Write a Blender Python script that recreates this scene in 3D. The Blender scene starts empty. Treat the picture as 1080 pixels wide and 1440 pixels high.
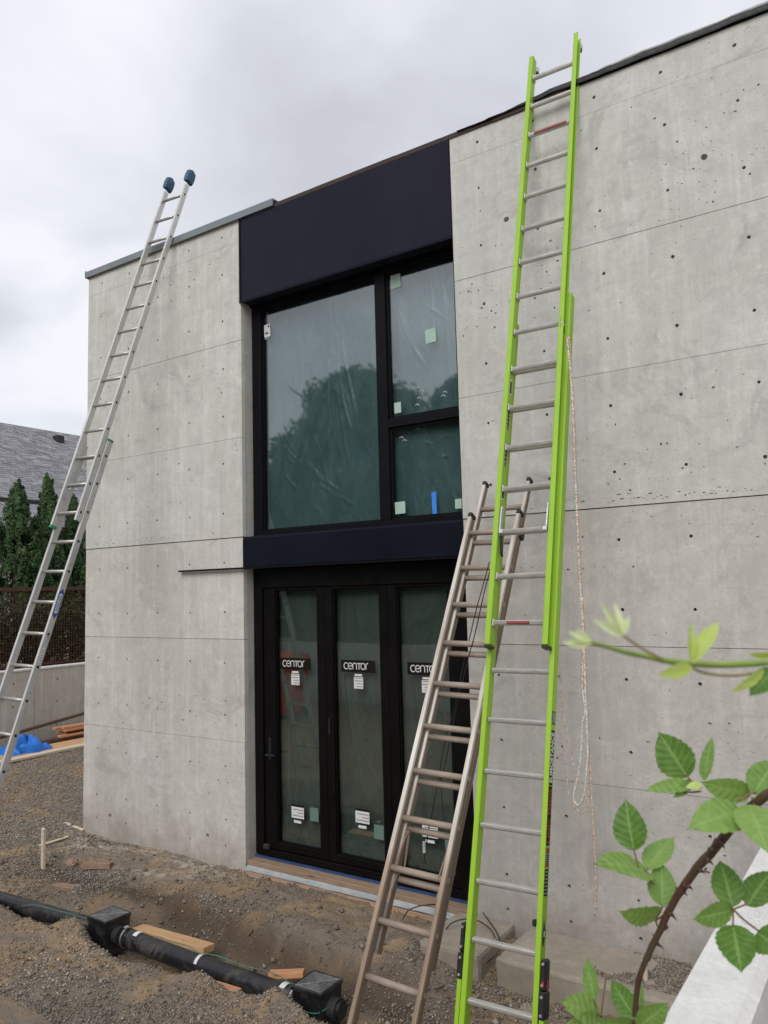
import bpy, bmesh, math, random
import numpy as np
from mathutils import Vector, Matrix, noise
from mathutils.geometry import delaunay_2d_cdt
R = math.radians
random.seed(7); np.random.seed(7)
scene = bpy.context.scene
C = scene.collection

# ------------------------------------------------------------------ camera
cam_data = bpy.data.cameras.new('camera')
cam = bpy.data.objects.new('camera', cam_data); C.objects.link(cam)
yaw, pitch, roll = R(33.79042), R(5.65674), R(-1.49436)
f_ = Vector((-math.sin(yaw)*math.cos(pitch), math.cos(yaw)*math.cos(pitch), math.sin(pitch)))
r_ = Vector((math.cos(yaw), math.sin(yaw), 0)); u_ = r_.cross(f_)
r2 = math.cos(roll)*r_ + math.sin(roll)*u_; u2 = -math.sin(roll)*r_ + math.cos(roll)*u_
cam.matrix_world = Matrix(((r2.x, u2.x, -f_.x, 0), (r2.y, u2.y, -f_.y, 0), (r2.z, u2.z, -f_.z, 2.65), (0, 0, 0, 1)))
cam_data.sensor_fit = 'VERTICAL'; cam_data.sensor_height = 24.0; cam_data.sensor_width = 18.0
cam_data.lens = 24.0*1102.64/1440
cam_data.clip_start = 0.05; cam_data.clip_end = 2000
cam_data.dof.use_dof = True; cam_data.dof.focus_distance = 4.6; cam_data.dof.aperture_fstop = 5.2
scene.camera = cam
scene.render.resolution_x = 768; scene.render.resolution_y = 1024

# ------------------------------------------------------------------ world: overcast sky
SUN_EL, SUN_AZ = 42.0, 168.0      # sun direction behind the cloud (azimuth from +Y, clockwise)
world = bpy.data.worlds.new('World'); scene.world = world; world.use_nodes = True
wn = world.node_tree; wn.nodes.clear()
def W(t, **k):
    n = wn.nodes.new(t)
    for a, b in k.items(): setattr(n, a, b)
    return n
wl = wn.links.new
sky = W('ShaderNodeTexSky', sky_type='NISHITA'); sky.sun_disc = False
sky.sun_elevation = R(SUN_EL); sky.sun_rotation = R(SUN_AZ)
bg1 = W('ShaderNodeBackground'); bg1.inputs[1].default_value = 0.1; wl(sky.outputs[0], bg1.inputs[0])
tc = W('ShaderNodeTexCoord')
sep = W('ShaderNodeSeparateXYZ'); wl(tc.outputs['Generated'], sep.inputs[0])
addz = W('ShaderNodeMath', operation='ADD'); wl(sep.outputs[2], addz.inputs[0]); addz.inputs[1].default_value = 0.25
mxz = W('ShaderNodeMath', operation='MAXIMUM'); wl(addz.outputs[0], mxz.inputs[0]); mxz.inputs[1].default_value = 0.12
dx = W('ShaderNodeMath', operation='DIVIDE'); wl(sep.outputs[0], dx.inputs[0]); wl(mxz.outputs[0], dx.inputs[1])
dy = W('ShaderNodeMath', operation='DIVIDE'); wl(sep.outputs[1], dy.inputs[0]); wl(mxz.outputs[0], dy.inputs[1])
cmb = W('ShaderNodeCombineXYZ'); wl(dx.outputs[0], cmb.inputs[0]); wl(dy.outputs[0], cmb.inputs[1])
n1 = W('ShaderNodeTexNoise'); n1.inputs['Scale'].default_value = 1.6; n1.inputs['Detail'].default_value = 5; n1.inputs['Roughness'].default_value = 0.47; n1.inputs['Distortion'].default_value = 0.5
wl(cmb.outputs[0], n1.inputs['Vector'])
rmp = W('ShaderNodeValToRGB'); wl(n1.outputs['Fac'], rmp.inputs[0])
e = rmp.color_ramp.elements
e[0].position = 0.36; e[0].color = (0.455, 0.465, 0.505, 1)
e[1].position = 0.62; e[1].color = (0.70, 0.715, 0.75, 1)
m_ = rmp.color_ramp.elements.new(0.48); m_.color = (0.545, 0.56, 0.60, 1)
# paler towards the horizon, as a cloud deck is
hz = W('ShaderNodeMapRange'); wl(sep.outputs[2], hz.inputs[0])
hz.inputs[1].default_value = 0.0; hz.inputs[2].default_value = 0.42; hz.inputs[3].default_value = 0.75; hz.inputs[4].default_value = 0.0
mxc = W('ShaderNodeMixRGB'); wl(hz.outputs[0], mxc.inputs[0]); wl(rmp.outputs[0], mxc.inputs[1]); mxc.inputs[2].default_value = (0.68, 0.695, 0.725, 1)
bg2 = W('ShaderNodeBackground'); bg2.inputs[1].default_value = 1.0; wl(mxc.outputs[0], bg2.inputs[0])
mixs = W('ShaderNodeMixShader'); mixs.inputs[0].default_value = 0.94
wl(bg1.outputs[0], mixs.inputs[1]); wl(bg2.outputs[0], mixs.inputs[2])
wo = W('ShaderNodeOutputWorld'); wl(mixs.outputs[0], wo.inputs[0])

sun_d = bpy.data.lights.new('sun', 'SUN'); sun_d.energy = 1.5; sun_d.angle = R(35); sun_d.color = (1.0, 0.97, 0.93)
sun = bpy.data.objects.new('sun', sun_d); C.objects.link(sun)
az = R(SUN_AZ); el = R(SUN_EL)
sdir = Vector((math.sin(az)*math.cos(el), math.cos(az)*math.cos(el), math.sin(el)))
sun.rotation_euler = sdir.to_track_quat('Z', 'Y').to_euler(); sun.location = sdir*40
scene.view_settings.view_transform = 'Standard'; scene.view_settings.look = 'None'
scene.view_settings.exposure = 0.46; scene.view_settings.gamma = 1.0; scene.view_settings.use_curve_mapping = False

# ------------------------------------------------------------------ materials
class NT:
    def __init__(s, name):
        s.m = bpy.data.materials.new(name); s.m.use_nodes = True; s.t = s.m.node_tree
        s.b = s.t.nodes['Principled BSDF']; s.out = s.t.nodes['Material Output']
    def n(s, t, **k):
        x = s.t.nodes.new(t)
        for a, b in k.items(): setattr(x, a, b)
        return x
    def l(s, a, b): s.t.links.new(a, b)
    def coord(s, kind='Object', scale=(1, 1, 1)):
        t = s.n('ShaderNodeTexCoord'); m = s.n('ShaderNodeMapping'); m.inputs['Scale'].default_value = scale
        s.l(t.outputs[kind], m.inputs[0]); return m.outputs[0]
    def world(s, scale=(1, 1, 1)):
        t = s.n('ShaderNodeNewGeometry'); m = s.n('ShaderNodeMapping'); m.inputs['Scale'].default_value = scale
        s.l(t.outputs['Position'], m.inputs[0]); return m.outputs[0]
    def noise(s, v, scale, detail=4, rough=0.55, dist=0.0):
        x = s.n('ShaderNodeTexNoise'); x.inputs['Scale'].default_value = scale; x.inputs['Detail'].default_value = detail
        x.inputs['Roughness'].default_value = rough; x.inputs['Distortion'].default_value = dist
        s.l(v, x.inputs['Vector']); return x.outputs['Fac']
    def rng(s, v, a, b, c=0.0, d=1.0):
        x = s.n('ShaderNodeMapRange'); s.l(v, x.inputs[0])
        for i, q in enumerate((a, b, c, d)): x.inputs[i+1].default_value = q
        return x.outputs[0]
    def mix(s, f, a, b, mode='MIX'):
        x = s.n('ShaderNodeMixRGB', blend_type=mode)
        for i, q in enumerate((f, a, b)):
            if isinstance(q, bpy.types.NodeSocket): s.l(q, x.inputs[i])
            elif i == 0: x.inputs[0].default_value = q
            else: x.inputs[i].default_value = (*q, 1)
        return x.outputs[0]
    def math(s, op, a, b=0.0):
        x = s.n('ShaderNodeMath', operation=op)
        for i, q in enumerate((a, b)):
            if isinstance(q, bpy.types.NodeSocket): s.l(q, x.inputs[i])
            else: x.inputs[i].default_value = q
        return x.outputs[0]
    def bump(s, h, st=0.3, d=0.01, prev=None):
        x = s.n('ShaderNodeBump'); x.inputs['Strength'].default_value = st; x.inputs['Distance'].default_value = d
        s.l(h, x.inputs['Height'])
        if prev is not None: s.l(prev, x.inputs['Normal'])
        return x.outputs[0]
    def set(s, col=None, rough=None, metal=None, nrm=None, spec=None):
        for k, v in (('Base Color', col), ('Roughness', rough), ('Metallic', metal), ('Normal', nrm), ('Specular IOR Level', spec)):
            if v is None: continue
            if isinstance(v, bpy.types.NodeSocket): s.l(v, s.b.inputs[k])
            elif k == 'Base Color': s.b.inputs[k].default_value = (*v, 1)
            else: s.b.inputs[k].default_value = v
        return s.m

def concrete(name, base, warm, use_obj_tint=True, streak=1.0, stain=1.0):
    t = NT(name); v = t.world()
    big = t.noise(v, 0.9, 5, 0.6, 0.4); med = t.noise(v, 4.5, 5, 0.65); fine = t.noise(v, 60, 4, 0.6)
    vs = t.noise(t.world((7, 7, 0.45)), 2.2, 4, 0.6)
    hs = t.noise(t.world((0.6, 0.6, 9)), 3.0, 3, 0.6)
    c = t.mix(t.rng(big, 0.35, 0.68), base, warm)
    c = t.mix(t.rng(med, 0.34, 0.70, 0.0, 0.5), c, tuple(x*0.70 for x in base))
    m2 = t.noise(v, 13, 5, 0.7, 0.6); c = t.mix(t.rng(m2, 0.45, 0.70, 0.0, 0.5), c, tuple(x*0.66 for x in base)); c = t.mix(t.rng(m2, 0.42, 0.30, 0.0, 0.3), c, tuple(min(1, x*1.2) for x in base))
    c = t.mix(t.math('MULTIPLY', t.rng(vs, 0.52, 0.75), 0.30*streak), c, tuple(min(1, x*1.30) for x in base))
    c = t.mix(t.math('MULTIPLY', t.rng(vs, 0.46, 0.26), 0.22*streak), c, tuple(x*0.66 for x in warm))
    c = t.mix(t.math('MULTIPLY', t.rng(hs, 0.56, 0.70), 0.26), c, tuple(x*0.68 for x in base))
    # damp-looking blotches left by the form oil
    bl = t.noise(v, 1.7, 6, 0.72, 1.2); c = t.mix(t.math('MULTIPLY', t.rng(bl, 0.55, 0.70), 0.64*stain), c, tuple(x*0.50 for x in base))
    b2 = t.noise(t.world((1, 1, 1.4)), 3.1, 5, 0.75, 0.8); c = t.mix(t.math('MULTIPLY', t.rng(b2, 0.58, 0.72), 0.30*stain), c, tuple(min(1, x*1.28) for x in base))
    # tiny air voids, the shade and dirt inside them painted into the colour
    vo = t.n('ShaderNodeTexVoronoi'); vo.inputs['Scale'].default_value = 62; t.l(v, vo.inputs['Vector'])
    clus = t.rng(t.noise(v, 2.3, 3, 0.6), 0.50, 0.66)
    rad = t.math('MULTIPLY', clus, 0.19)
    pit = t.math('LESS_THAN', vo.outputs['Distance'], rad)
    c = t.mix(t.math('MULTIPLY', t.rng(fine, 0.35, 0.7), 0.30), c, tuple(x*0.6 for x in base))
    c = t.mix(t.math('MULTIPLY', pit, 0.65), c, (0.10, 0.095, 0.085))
    # splash dirt low on the wall
    g = t.n('ShaderNodeNewGeometry'); sp = t.n('ShaderNodeSeparateXYZ'); t.l(g.outputs['Position'], sp.inputs[0])
    z = t.math('ADD', sp.outputs[2], t.rng(t.noise(v, 2.6, 5, 0.7), 0.3, 0.7, -0.25, 0.25))
    c = t.mix(t.rng(z, 0.42, -0.1, 0, 0.5), c, (0.20, 0.165, 0.125))
    if use_obj_tint:
        oi = t.n('ShaderNodeObjectInfo'); c = t.mix(1.0, c, oi.outputs['Color'], 'MULTIPLY')
    h = t.math('ADD', t.math('MULTIPLY', fine, 0.25), t.math('ADD', t.math('MULTIPLY', med, 0.8), t.math('MULTIPLY', pit, -0.9)))
    return t.set(c, 0.86, 0, t.bump(h, 0.55, 0.006), 0.25)

M = {}
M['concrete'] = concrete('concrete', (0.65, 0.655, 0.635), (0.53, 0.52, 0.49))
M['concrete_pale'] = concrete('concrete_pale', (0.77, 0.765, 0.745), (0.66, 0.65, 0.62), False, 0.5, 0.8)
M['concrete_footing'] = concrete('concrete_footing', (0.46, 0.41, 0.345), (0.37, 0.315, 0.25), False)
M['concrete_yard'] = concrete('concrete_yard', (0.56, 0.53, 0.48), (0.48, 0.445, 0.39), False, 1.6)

def simple(name, col, rough=0.5, metal=0.0, var=0.15, scale=12, bump=0.0, bscale=60, spec=None, aniso=None):
    t = NT(name); v = t.coord('Object', aniso or (1, 1, 1))
    nz = t.noise(v, scale, 4, 0.6)
    c = t.mix(t.rng(nz, 0.3, 0.7), tuple(x*(1-var) for x in col), tuple(min(1, x*(1+var)) for x in col))
    r = t.rng(t.noise(v, scale*2.3, 3), 0.3, 0.7, max(0.02, rough-0.08), min(1, rough+0.10))
    nm = t.bump(t.noise(v, bscale, 3), bump, 0.002) if bump else None
    return t.set(c, r, metal, nm, spec)
M['black_metal'] = simple('black_metal', (0.0055, 0.0056, 0.0075), 0.42, 0.0, 0.2, 5, 0.05, 300, spec=0.12)
M['door_black'] = simple('door_black', (0.004, 0.0035, 0.0035), 0.40, 0.0, 0.2, 5, spec=0.15)
M['fascia'] = simple('fascia_metal', (0.0165, 0.0165, 0.028), 0.38, 0.0, 0.14, 1.3, 0.03, 3, spec=0.08)
M['spandrel'] = simple('spandrel_metal', (0.006, 0.0075, 0.014), 0.45, 0.0, 0.10, 1.3, spec=0.10)
M['coping'] = simple('coping_metal', (0.20, 0.225, 0.235), 0.45, 0.3, 0.12, 3)
M['membrane'] = simple('membrane', (0.015, 0.015, 0.017), 0.6, 0, 0.3, 20, 0.5, 30)
M['membrane_grey'] = simple('membrane_grey', (0.35, 0.36, 0.36), 0.6, 0, 0.2, 9, 0.4, 30)
M['plywood_edge'] = simple('plywood_edge', (0.045, 0.028, 0.022), 0.8, 0, 0.35, 6, 0.4, 80, aniso=(1, 6, 12))
M['label_white'] = simple('label_white', (0.62, 0.63, 0.62), 0.5, 0, 0.05)
M['label_grey'] = simple('label_grey', (0.22, 0.22, 0.22), 0.5, 0, 0.05)
M['label_mint'] = simple('label_mint', (0.36, 0.50, 0.42), 0.5, 0, 0.08)
M['label_mint_dim'] = simple('label_mint_dim', (0.12, 0.19, 0.155), 0.5, 0, 0.08)
M['ink'] = simple('ink', (0.010, 0.008, 0.007), 0.6, 0, 0.1, spec=0.12)
M['print_white'] = simple('print_white', (0.66, 0.66, 0.65), 0.5, 0, 0.03)
M['print_red'] = simple('print_red', (0.26, 0.018, 0.020), 0.5, 0, 0.08)
M['print_orange'] = simple('print_orange', (0.55, 0.10, 0.03), 0.5, 0, 0.1)
M['print_blue'] = simple('print_blue', (0.02, 0.055, 0.30), 0.5, 0, 0.08)
M['tape_blue'] = simple('tape_blue', (0.03, 0.22, 0.72), 0.6, 0, 0.1, 40)
M['strip_blue'] = simple('strip_blue', (0.02, 0.06, 0.17), 0.5, 0, 0.2, 6)
M['tarp_blue'] = simple('tarp_blue', (0.01, 0.15, 0.56), 0.5, 0, 0.15, 8, 0.3, 30)
M['pad_blue'] = simple('pad_blue', (0.045, 0.10, 0.16), 0.75, 0, 0.25, 30, 0.3, 90)
M['black_plastic'] = simple('black_plastic', (0.012, 0.012, 0.013), 0.42, 0, 0.4, 18, 0.2, 60)
def dusty(name, rough):
    t = NT(name); v = t.world(); a = t.noise(v, 7, 6, .75, .6); b = t.noise(v, 90, 4, .7); g = t.n('ShaderNodeNewGeometry'); s = t.n('ShaderNodeSeparateXYZ'); t.l(g.outputs['Normal'], s.inputs[0])
    c = t.mix(t.rng(a, .48, .66, 0, .75), (0.010, 0.0105, 0.013), (0.085, 0.072, 0.058)); c = t.mix(t.rng(b, .62, .74, 0, .5), c, (0.16, 0.135, 0.105))
    return t.set(c, t.rng(a, .4, .65, rough, .75), 0, t.bump(b, .15, .002))
M['dusty_plastic'] = dusty('dusty_black_plastic', .30)
M['grate'] = simple('dusty_grate', (0.15, 0.15, 0.15), 0.6, 0, 0.4, 40)
M['rubber'] = simple('rubber', (0.02, 0.02, 0.02), 0.7, 0, 0.2)
M['steel'] = simple('steel', (0.55, 0.56, 0.57), 0.35, 0.8, 0.15, 20)
M['green_fly'] = simple('green_fibreglass', (0.27, 0.54, 0.014), 0.42, 0, 0.06, 9, 0.12, 260, aniso=(6, 6, 1))
M['green_plastic'] = simple('green_plastic', (0.02, 0.25, 0.12), 0.5)
M['rope'] = simple('rope_tan', (0.52, 0.41, 0.32), 0.9, 0, 0.5, 70, 0.5, 150)
M['rope_white'] = simple('rope_white', (0.62, 0.60, 0.55), 0.9, 0, 0.2, 120, 0.5, 150)
M['cord'] = simple('cord_black', (0.014, 0.014, 0.014), 0.7, 0, 0.2)
M['wire_green'] = simple('wire_green', (0.06, 0.20, 0.14), 0.5, 0, 0.2)
M['cable'] = simple('cable_grey', (0.045, 0.04, 0.035), 0.6, 0, 0.2)
M['orange_bin'] = simple('orange_plastic', (0.75, 0.085, 0.02), 0.45, 0, 0.08, 5)
M['rust'] = simple('rusty_steel', (0.085, 0.035, 0.022), 0.85, 0, 0.35, 14, 0.3, 60)
M['dull_steel'] = simple('dull_steel', (0.20, 0.185, 0.17), 0.5, 0.4, 0.2, 20)
M['stone_white'] = simple('stone_white', (0.4, 0.38, 0.34), 0.9, 0, 0.2)

def aluminium(name, col, rough, dirt, dirt_amt, metal=0.75, str_scale=(1, 1, 1)):
    t = NT(name); v = t.coord('Object', str_scale)
    a = t.noise(v, 9, 5, 0.65); b = t.noise(v, 70, 3, 0.6)
    c = t.mix(t.rng(a, 0.35, 0.7, 0, dirt_amt), col, dirt)
    c = t.mix(t.math('MULTIPLY', t.rng(b, 0.55, 0.75), 0.5*dirt_amt+0.1), c, dirt)
    return t.set(c, t.rng(b, 0.3, 0.7, rough-0.08, rough+0.12), metal, t.bump(b, 0.12, 0.001))
M['alu'] = aluminium('weathered_aluminium', (0.66, 0.66, 0.64), 0.45, (0.34, 0.32, 0.29), 0.45, 0.55, (1, 1, .2))
M['alu_rung'] = aluminium('rung_aluminium', (0.50, 0.49, 0.46), 0.45, (0.27, 0.25, 0.22), 0.5, 0.6)
M['alu_bright'] = aluminium('bright_aluminium', (0.60, 0.60, 0.585), 0.36, (0.26, 0.22, 0.18), 0.6, 0.35, (1, 8, 8))
M['brown_rail'] = aluminium('worn_brown_rail', (0.22, 0.165, 0.125), 0.65, (0.11, 0.08, 0.058), 0.5, 0.0, (1, 1, .15))
M['brown_front'] = aluminium('worn_pale_rail', (0.68, 0.65, 0.60), 0.6, (0.30, 0.23, 0.17), 0.6, 0.0, (1, 1, .12))
M['brown_rung'] = aluminium('worn_brown_rung', (0.35, 0.285, 0.235), 0.6, (0.19, 0.13, 0.095), 0.6, 0.0, (.4, 1, 1))

def wood(name, a, b, rough=0.75, axis=(1, 12, 12)):
    t = NT(name); v = t.coord('Object', axis)
    g = t.noise(v, 3.5, 6, 0.6, 1.5); kn = t.noise(t.coord('Object', (1, 3, 3)), 6, 3)
    c = t.mix(t.rng(g, 0.35, 0.65), a, b)
    c = t.mix(t.rng(kn, 0.66, 0.74, 0, 0.8), c, tuple(x*0.3 for x in a))
    return t.set(c, rough, 0, t.bump(g, 0.3, 0.002))
M['lumber'] = wood('fresh_lumber', (0.43, 0.25, 0.125), (0.60, 0.38, 0.20))
M['lumber_red'] = wood('reddish_lumber', (0.46, 0.21, 0.10), (0.58, 0.30, 0.16))
M['lumber_mid'] = wood('stained_lumber', (0.26, 0.155, 0.10), (0.42, 0.27, 0.18))
M['lumber_old'] = wood('muddy_lumber', (0.20, 0.13, 0.085), (0.32, 0.22, 0.15))
M['lumber_dark'] = wood('dark_lumber', (0.07, 0.045, 0.032), (0.12, 0.08, 0.055))
M['lumber_pale'] = wood('pale_lumber', (0.52, 0.43, 0.32), (0.66, 0.57, 0.44))
M['bark'] = wood('bark', (0.06, 0.042, 0.03), (0.10, 0.075, 0.055), 0.9, (8, 8, 1))

def sheet_material():
    t = NT('flashing_sheet'); v = t.coord('Object')
    a = t.noise(v, 7, 4); b = t.noise(t.coord('Object', (1, 1, 6)), 16, 4)
    c = t.mix(t.rng(a, 0.40, 0.6), (0.33, 0.345, 0.345), (0.25, 0.30, 0.32))
    c = t.mix(t.rng(b, 0.56, 0.68, 0, 0.8), c, (0.25, 0.19, 0.14))
    return t.set(c, 0.5, 0, t.bump(b, 0.3, 0.003))
M['sheet'] = sheet_material()

def ground_material(name):
    t = NT(name); v = t.world()
    big = t.noise(v, 1.3, 6, 0.65, 0.7); med = t.noise(v, 6, 5, 0.7); fine = t.noise(v, 70, 4, 0.7); cl = t.noise(v, 24, 4, 0.65)
    c = t.mix(t.rng(big, 0.44, 0.56), (0.38, 0.265, 0.155), (0.235, 0.20, 0.165))
    c = t.mix(t.rng(med, 0.42, 0.66, 0, 0.6), c, (0.155, 0.12, 0.09))
    c = t.mix(t.rng(cl, 0.5, 0.7, 0, 0.6), c, (0.40, 0.31, 0.21))
    c = t.mix(t.rng(fine, 0.35, 0.7, 0, 0.6), c, (0.13, 0.10, 0.075))
    dm = t.n('ShaderNodeAttribute'); dm.attribute_name = 'damp'; c = t.mix(t.math('MULTIPLY', dm.outputs['Fac'], 0.9), c, (0.085, 0.06, 0.042))
    # pale cement spill near the wall foot
    at = t.n('ShaderNodeAttribute'); at.attribute_name = 'spill'
    sp = t.math('MULTIPLY', at.outputs['Fac'], t.rng(t.noise(v, 11, 5, 0.75), 0.44, 0.56))
    c = t.mix(sp, c, (0.46, 0.41, 0.34))
    h = t.math('ADD', t.math('MULTIPLY', cl, 1.2), t.math('MULTIPLY', fine, 0.7))
    return t.set(c, 0.95, 0, t.bump(h, 0.9, 0.02), 0.15)
M['dirt'] = ground_material('dirt')

def brown_to_pale(name):
    t = NT(name); v = t.coord('Object', (1, 1, .12)); a = t.noise(v, 9, 5, .65); s = t.n('ShaderNodeSeparateXYZ'); t.l(t.coord('Object'), s.inputs[0])
    pale = t.mix(t.rng(a, .4, .62, 0, .75), (0.68, 0.65, 0.60), (0.33, 0.26, 0.20)); worn = t.mix(t.rng(a, .4, .62), (0.36, 0.27, 0.20), (0.22, 0.155, 0.11))
    k = t.rng(t.math('ADD', s.outputs[2], t.rng(t.noise(t.coord('Object', (1, 1, .4)), 3), .3, .7, -.3, .3)), .5, 1.1)
    return t.set(t.mix(k, worn, pale), .6, 0, t.bump(t.noise(v, 60), .15, .001))
M['brown_front'] = brown_to_pale('worn_pale_rail')
def lime(name, col):
    t = NT(name); v = t.coord('Object', (3, 3, .5)); a = t.noise(v, 10, 5, .7); b = t.noise(t.coord('Object', (1, 1, .25)), 110, 3, .7); d = t.noise(t.coord('Object'), 2.2, 5, .7)
    c = t.mix(t.rng(a, .4, .68, 0, .16), col, tuple(x*.6 for x in col)); c = t.mix(t.rng(b, .60, .72, 0, .45), c, (0.34, 0.50, 0.14)); c = t.mix(t.rng(d, .56, .72, 0, .35), c, (0.23, 0.30, 0.07))
    return t.set(c, t.rng(a, .3, .7, .38, .6), 0, t.bump(t.noise(t.coord('Object', (9, 9, 1)), 60), .2, .001))
M['green_fly'] = lime('green_fibreglass', (0.275, 0.48, 0.024))
def rope_fade(name):
    t = NT(name); n = t.noise(t.coord('Object'), 75, 3, .7); s = t.n('ShaderNodeSeparateXYZ'); t.l(t.world(), s.inputs[0])
    tan = t.mix(t.rng(n, .45, .55), (0.70, 0.65, 0.58), (0.44, 0.31, 0.24)); wh = t.mix(t.rng(n, .4, .6), (0.70, 0.68, 0.63), (0.42, 0.38, 0.33))
    return t.set(t.mix(t.rng(s.outputs[2], 2.2, 1.9), tan, wh), .9, 0, t.bump(n, .5, .002))
M['rope_white'] = rope_fade('rope_white_tan')
def gravel_material():
    t = NT('gravel'); at = t.n('ShaderNodeAttribute'); at.attribute_name = 'tone'
    r = t.n('ShaderNodeValToRGB'); t.l(at.outputs['Fac'], r.inputs[0]); e = r.color_ramp.elements
    e[0].position = 0; e[0].color = (0.10, 0.083, 0.068, 1); e[1].position = 1; e[1].color = (0.68, 0.64, 0.58, 1)
    for p_, c_ in ((0.35, (0.20, 0.172, 0.145)), (0.7, (0.31, 0.275, 0.235)), (0.93, (0.44, 0.395, 0.34))):
        x = e.new(p_); x.color = (*c_, 1)
    n = t.noise(t.world(), 150, 3)
    c = t.mix(t.rng(n, 0.3, 0.7, 0, 0.35), r.outputs[0], (0.10, 0.085, 0.07))
    return t.set(c, 0.9, 0, None, 0.2)
M['gravel'] = gravel_material()

def foliage(name, dark, light, trans=0.3, rough=0.55):
    t = NT(name); g = t.n('ShaderNodeAttribute'); g.attribute_name = 'tone'
    c = t.mix(g.outputs['Fac'], dark, light)
    t.set(c, rough, 0, None, 0.3)
    tr = t.n('ShaderNodeBsdfTranslucent'); t.l(c, tr.inputs[0])
    mx = t.n('ShaderNodeMixShader'); mx.inputs[0].default_value = trans
    t.l(t.b.outputs[0], mx.inputs[1]); t.l(tr.outputs[0], mx.inputs[2]); t.l(mx.outputs[0], t.out.inputs[0])
    return t.m
M['cedar'] = foliage('cedar_foliage', (0.016, 0.042, 0.012), (0.055, 0.115, 0.032), 0.15)
M['broadleaf'] = foliage('broadleaf_foliage', (0.018, 0.045, 0.012), (0.05, 0.10, 0.03), 0.2)
M['hedge'] = foliage('hedge_foliage', (0.014, 0.028, 0.010), (0.045, 0.07, 0.025), 0.1)

def leaf_mat(name, dark, light, vein, trans):
    t = NT(name); g = t.n('ShaderNodeAttribute'); g.attribute_name = 'vein'
    oi = t.n('ShaderNodeObjectInfo'); n = t.noise(t.coord('Object'), 45, 4)
    c = t.mix(t.math('ADD', t.math('MULTIPLY', oi.outputs['Alpha'], 1.0), t.rng(n, 0.3, 0.7, -0.18, 0.18)), dark, light)
    c = t.mix(t.math('MULTIPLY', g.outputs['Fac'], 0.55), c, vein)
    t.set(c, 0.48, 0, t.bump(t.noise(t.coord('Object'), 260, 3), 0.25, 0.0006), 0.4)
    tr = t.n('ShaderNodeBsdfTranslucent'); t.l(t.mix(0.5, c, (0.25, 0.45, 0.05)), tr.inputs[0])
    mx = t.n('ShaderNodeMixShader'); mx.inputs[0].default_value = trans
    t.l(t.b.outputs[0], mx.inputs[1]); t.l(tr.outputs[0], mx.inputs[2]); t.l(mx.outputs[0], t.out.inputs[0])
    return t.m
M['leaf'] = leaf_mat('bramble_leaf', (0.06, 0.155, 0.018), (0.29, 0.45, 0.12), (0.34, 0.50, 0.16), 0.32)
M['leaf_young'] = leaf_mat('young_leaf', (0.50, 0.66, 0.03), (0.92, 0.95, 0.70), (0.55, 0.68, 0.25), 0.45)
def cane_mat(name, a, b):
    t = NT(name); n = t.noise(t.world(), 22, 4, 0.6); f = t.noise(t.world(), 300, 3)
    c = t.mix(t.rng(n, 0.35, 0.65), a, b)
    return t.set(c, 0.5, 0, t.bump(f, 0.2, 0.0006))
M['cane'] = cane_mat('bramble_cane', (0.085, 0.028, 0.024), (0.075, 0.055, 0.028))
M['petiole'] = cane_mat('petiole_red', (0.22, 0.075, 0.065), (0.18, 0.13, 0.06))
M['shoot'] = cane_mat('green_shoot', (0.20, 0.32, 0.055), (0.27, 0.36, 0.08))
M['shoot_brown'] = cane_mat('brown_shoot', (0.22, 0.15, 0.07), (0.25, 0.25, 0.08))

def glass_material(name, fac, tint):
    t = NT(name); t.t.nodes.remove(t.b)
    tr = t.n('ShaderNodeBsdfTransparent'); tr.inputs[0].default_value = (*tint, 1)
    gl = t.n('ShaderNodeBsdfGlossy'); gl.inputs['Roughness'].default_value = 0.03; gl.inputs[0].default_value = (0.96, 0.95, 0.97, 1)
    wv = t.noise(t.world(), 1.1, 2, 0.4); t.l(t.bump(wv, 0.06, 0.02), gl.inputs['Normal'])
    ge = t.n('ShaderNodeNewGeometry'); dt = t.n('ShaderNodeVectorMath', operation='DOT_PRODUCT')
    t.l(ge.outputs['Incoming'], dt.inputs[0]); t.l(ge.outputs['Normal'], dt.inputs[1])
    ca = t.math('ABSOLUTE', dt.outputs['Value']); k5 = t.math('POWER', t.math('SUBTRACT', 1.0, ca), 5.0)
    k = t.math('ADD', t.math('ADD', t.math('MULTIPLY', k5, 0.94), 0.045), fac)
    k = t.math('MINIMUM', k, 0.95)
    mx = t.n('ShaderNodeMixShader'); t.l(k, mx.inputs[0]); t.l(tr.outputs[0], mx.inputs[1]); t.l(gl.outputs[0], mx.inputs[2])
    t.l(mx.outputs[0], t.out.inputs[0]); return t.m
M['glass'] = glass_material('window_glass', 0.075, (0.86, 0.93, 0.92))
M['glass_door'] = glass_material('door_glass', 0.03, (0.80, 0.86, 0.84))
def film_material(name, a, b):
    t = NT(name); v = t.world()
    n = t.noise(t.world((1, 1, 0.35)), 3.5, 5, 0.65, 1.6)
    c = t.mix(t.rng(n, 0.35, 0.7), a, b)
    return t.set(c, 0.28, 0, t.bump(t.noise(t.world((1, 1, 0.3)), 9, 4, 0.6, 2.0), 0.35, 0.03), 0.5)
M['film'] = film_material('plastic_film', (0.082, 0.122, 0.132), (0.135, 0.18, 0.188))
M['film_door'] = film_material('door_film', (0.085, 0.094, 0.084), (0.135, 0.143, 0.130))

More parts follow.
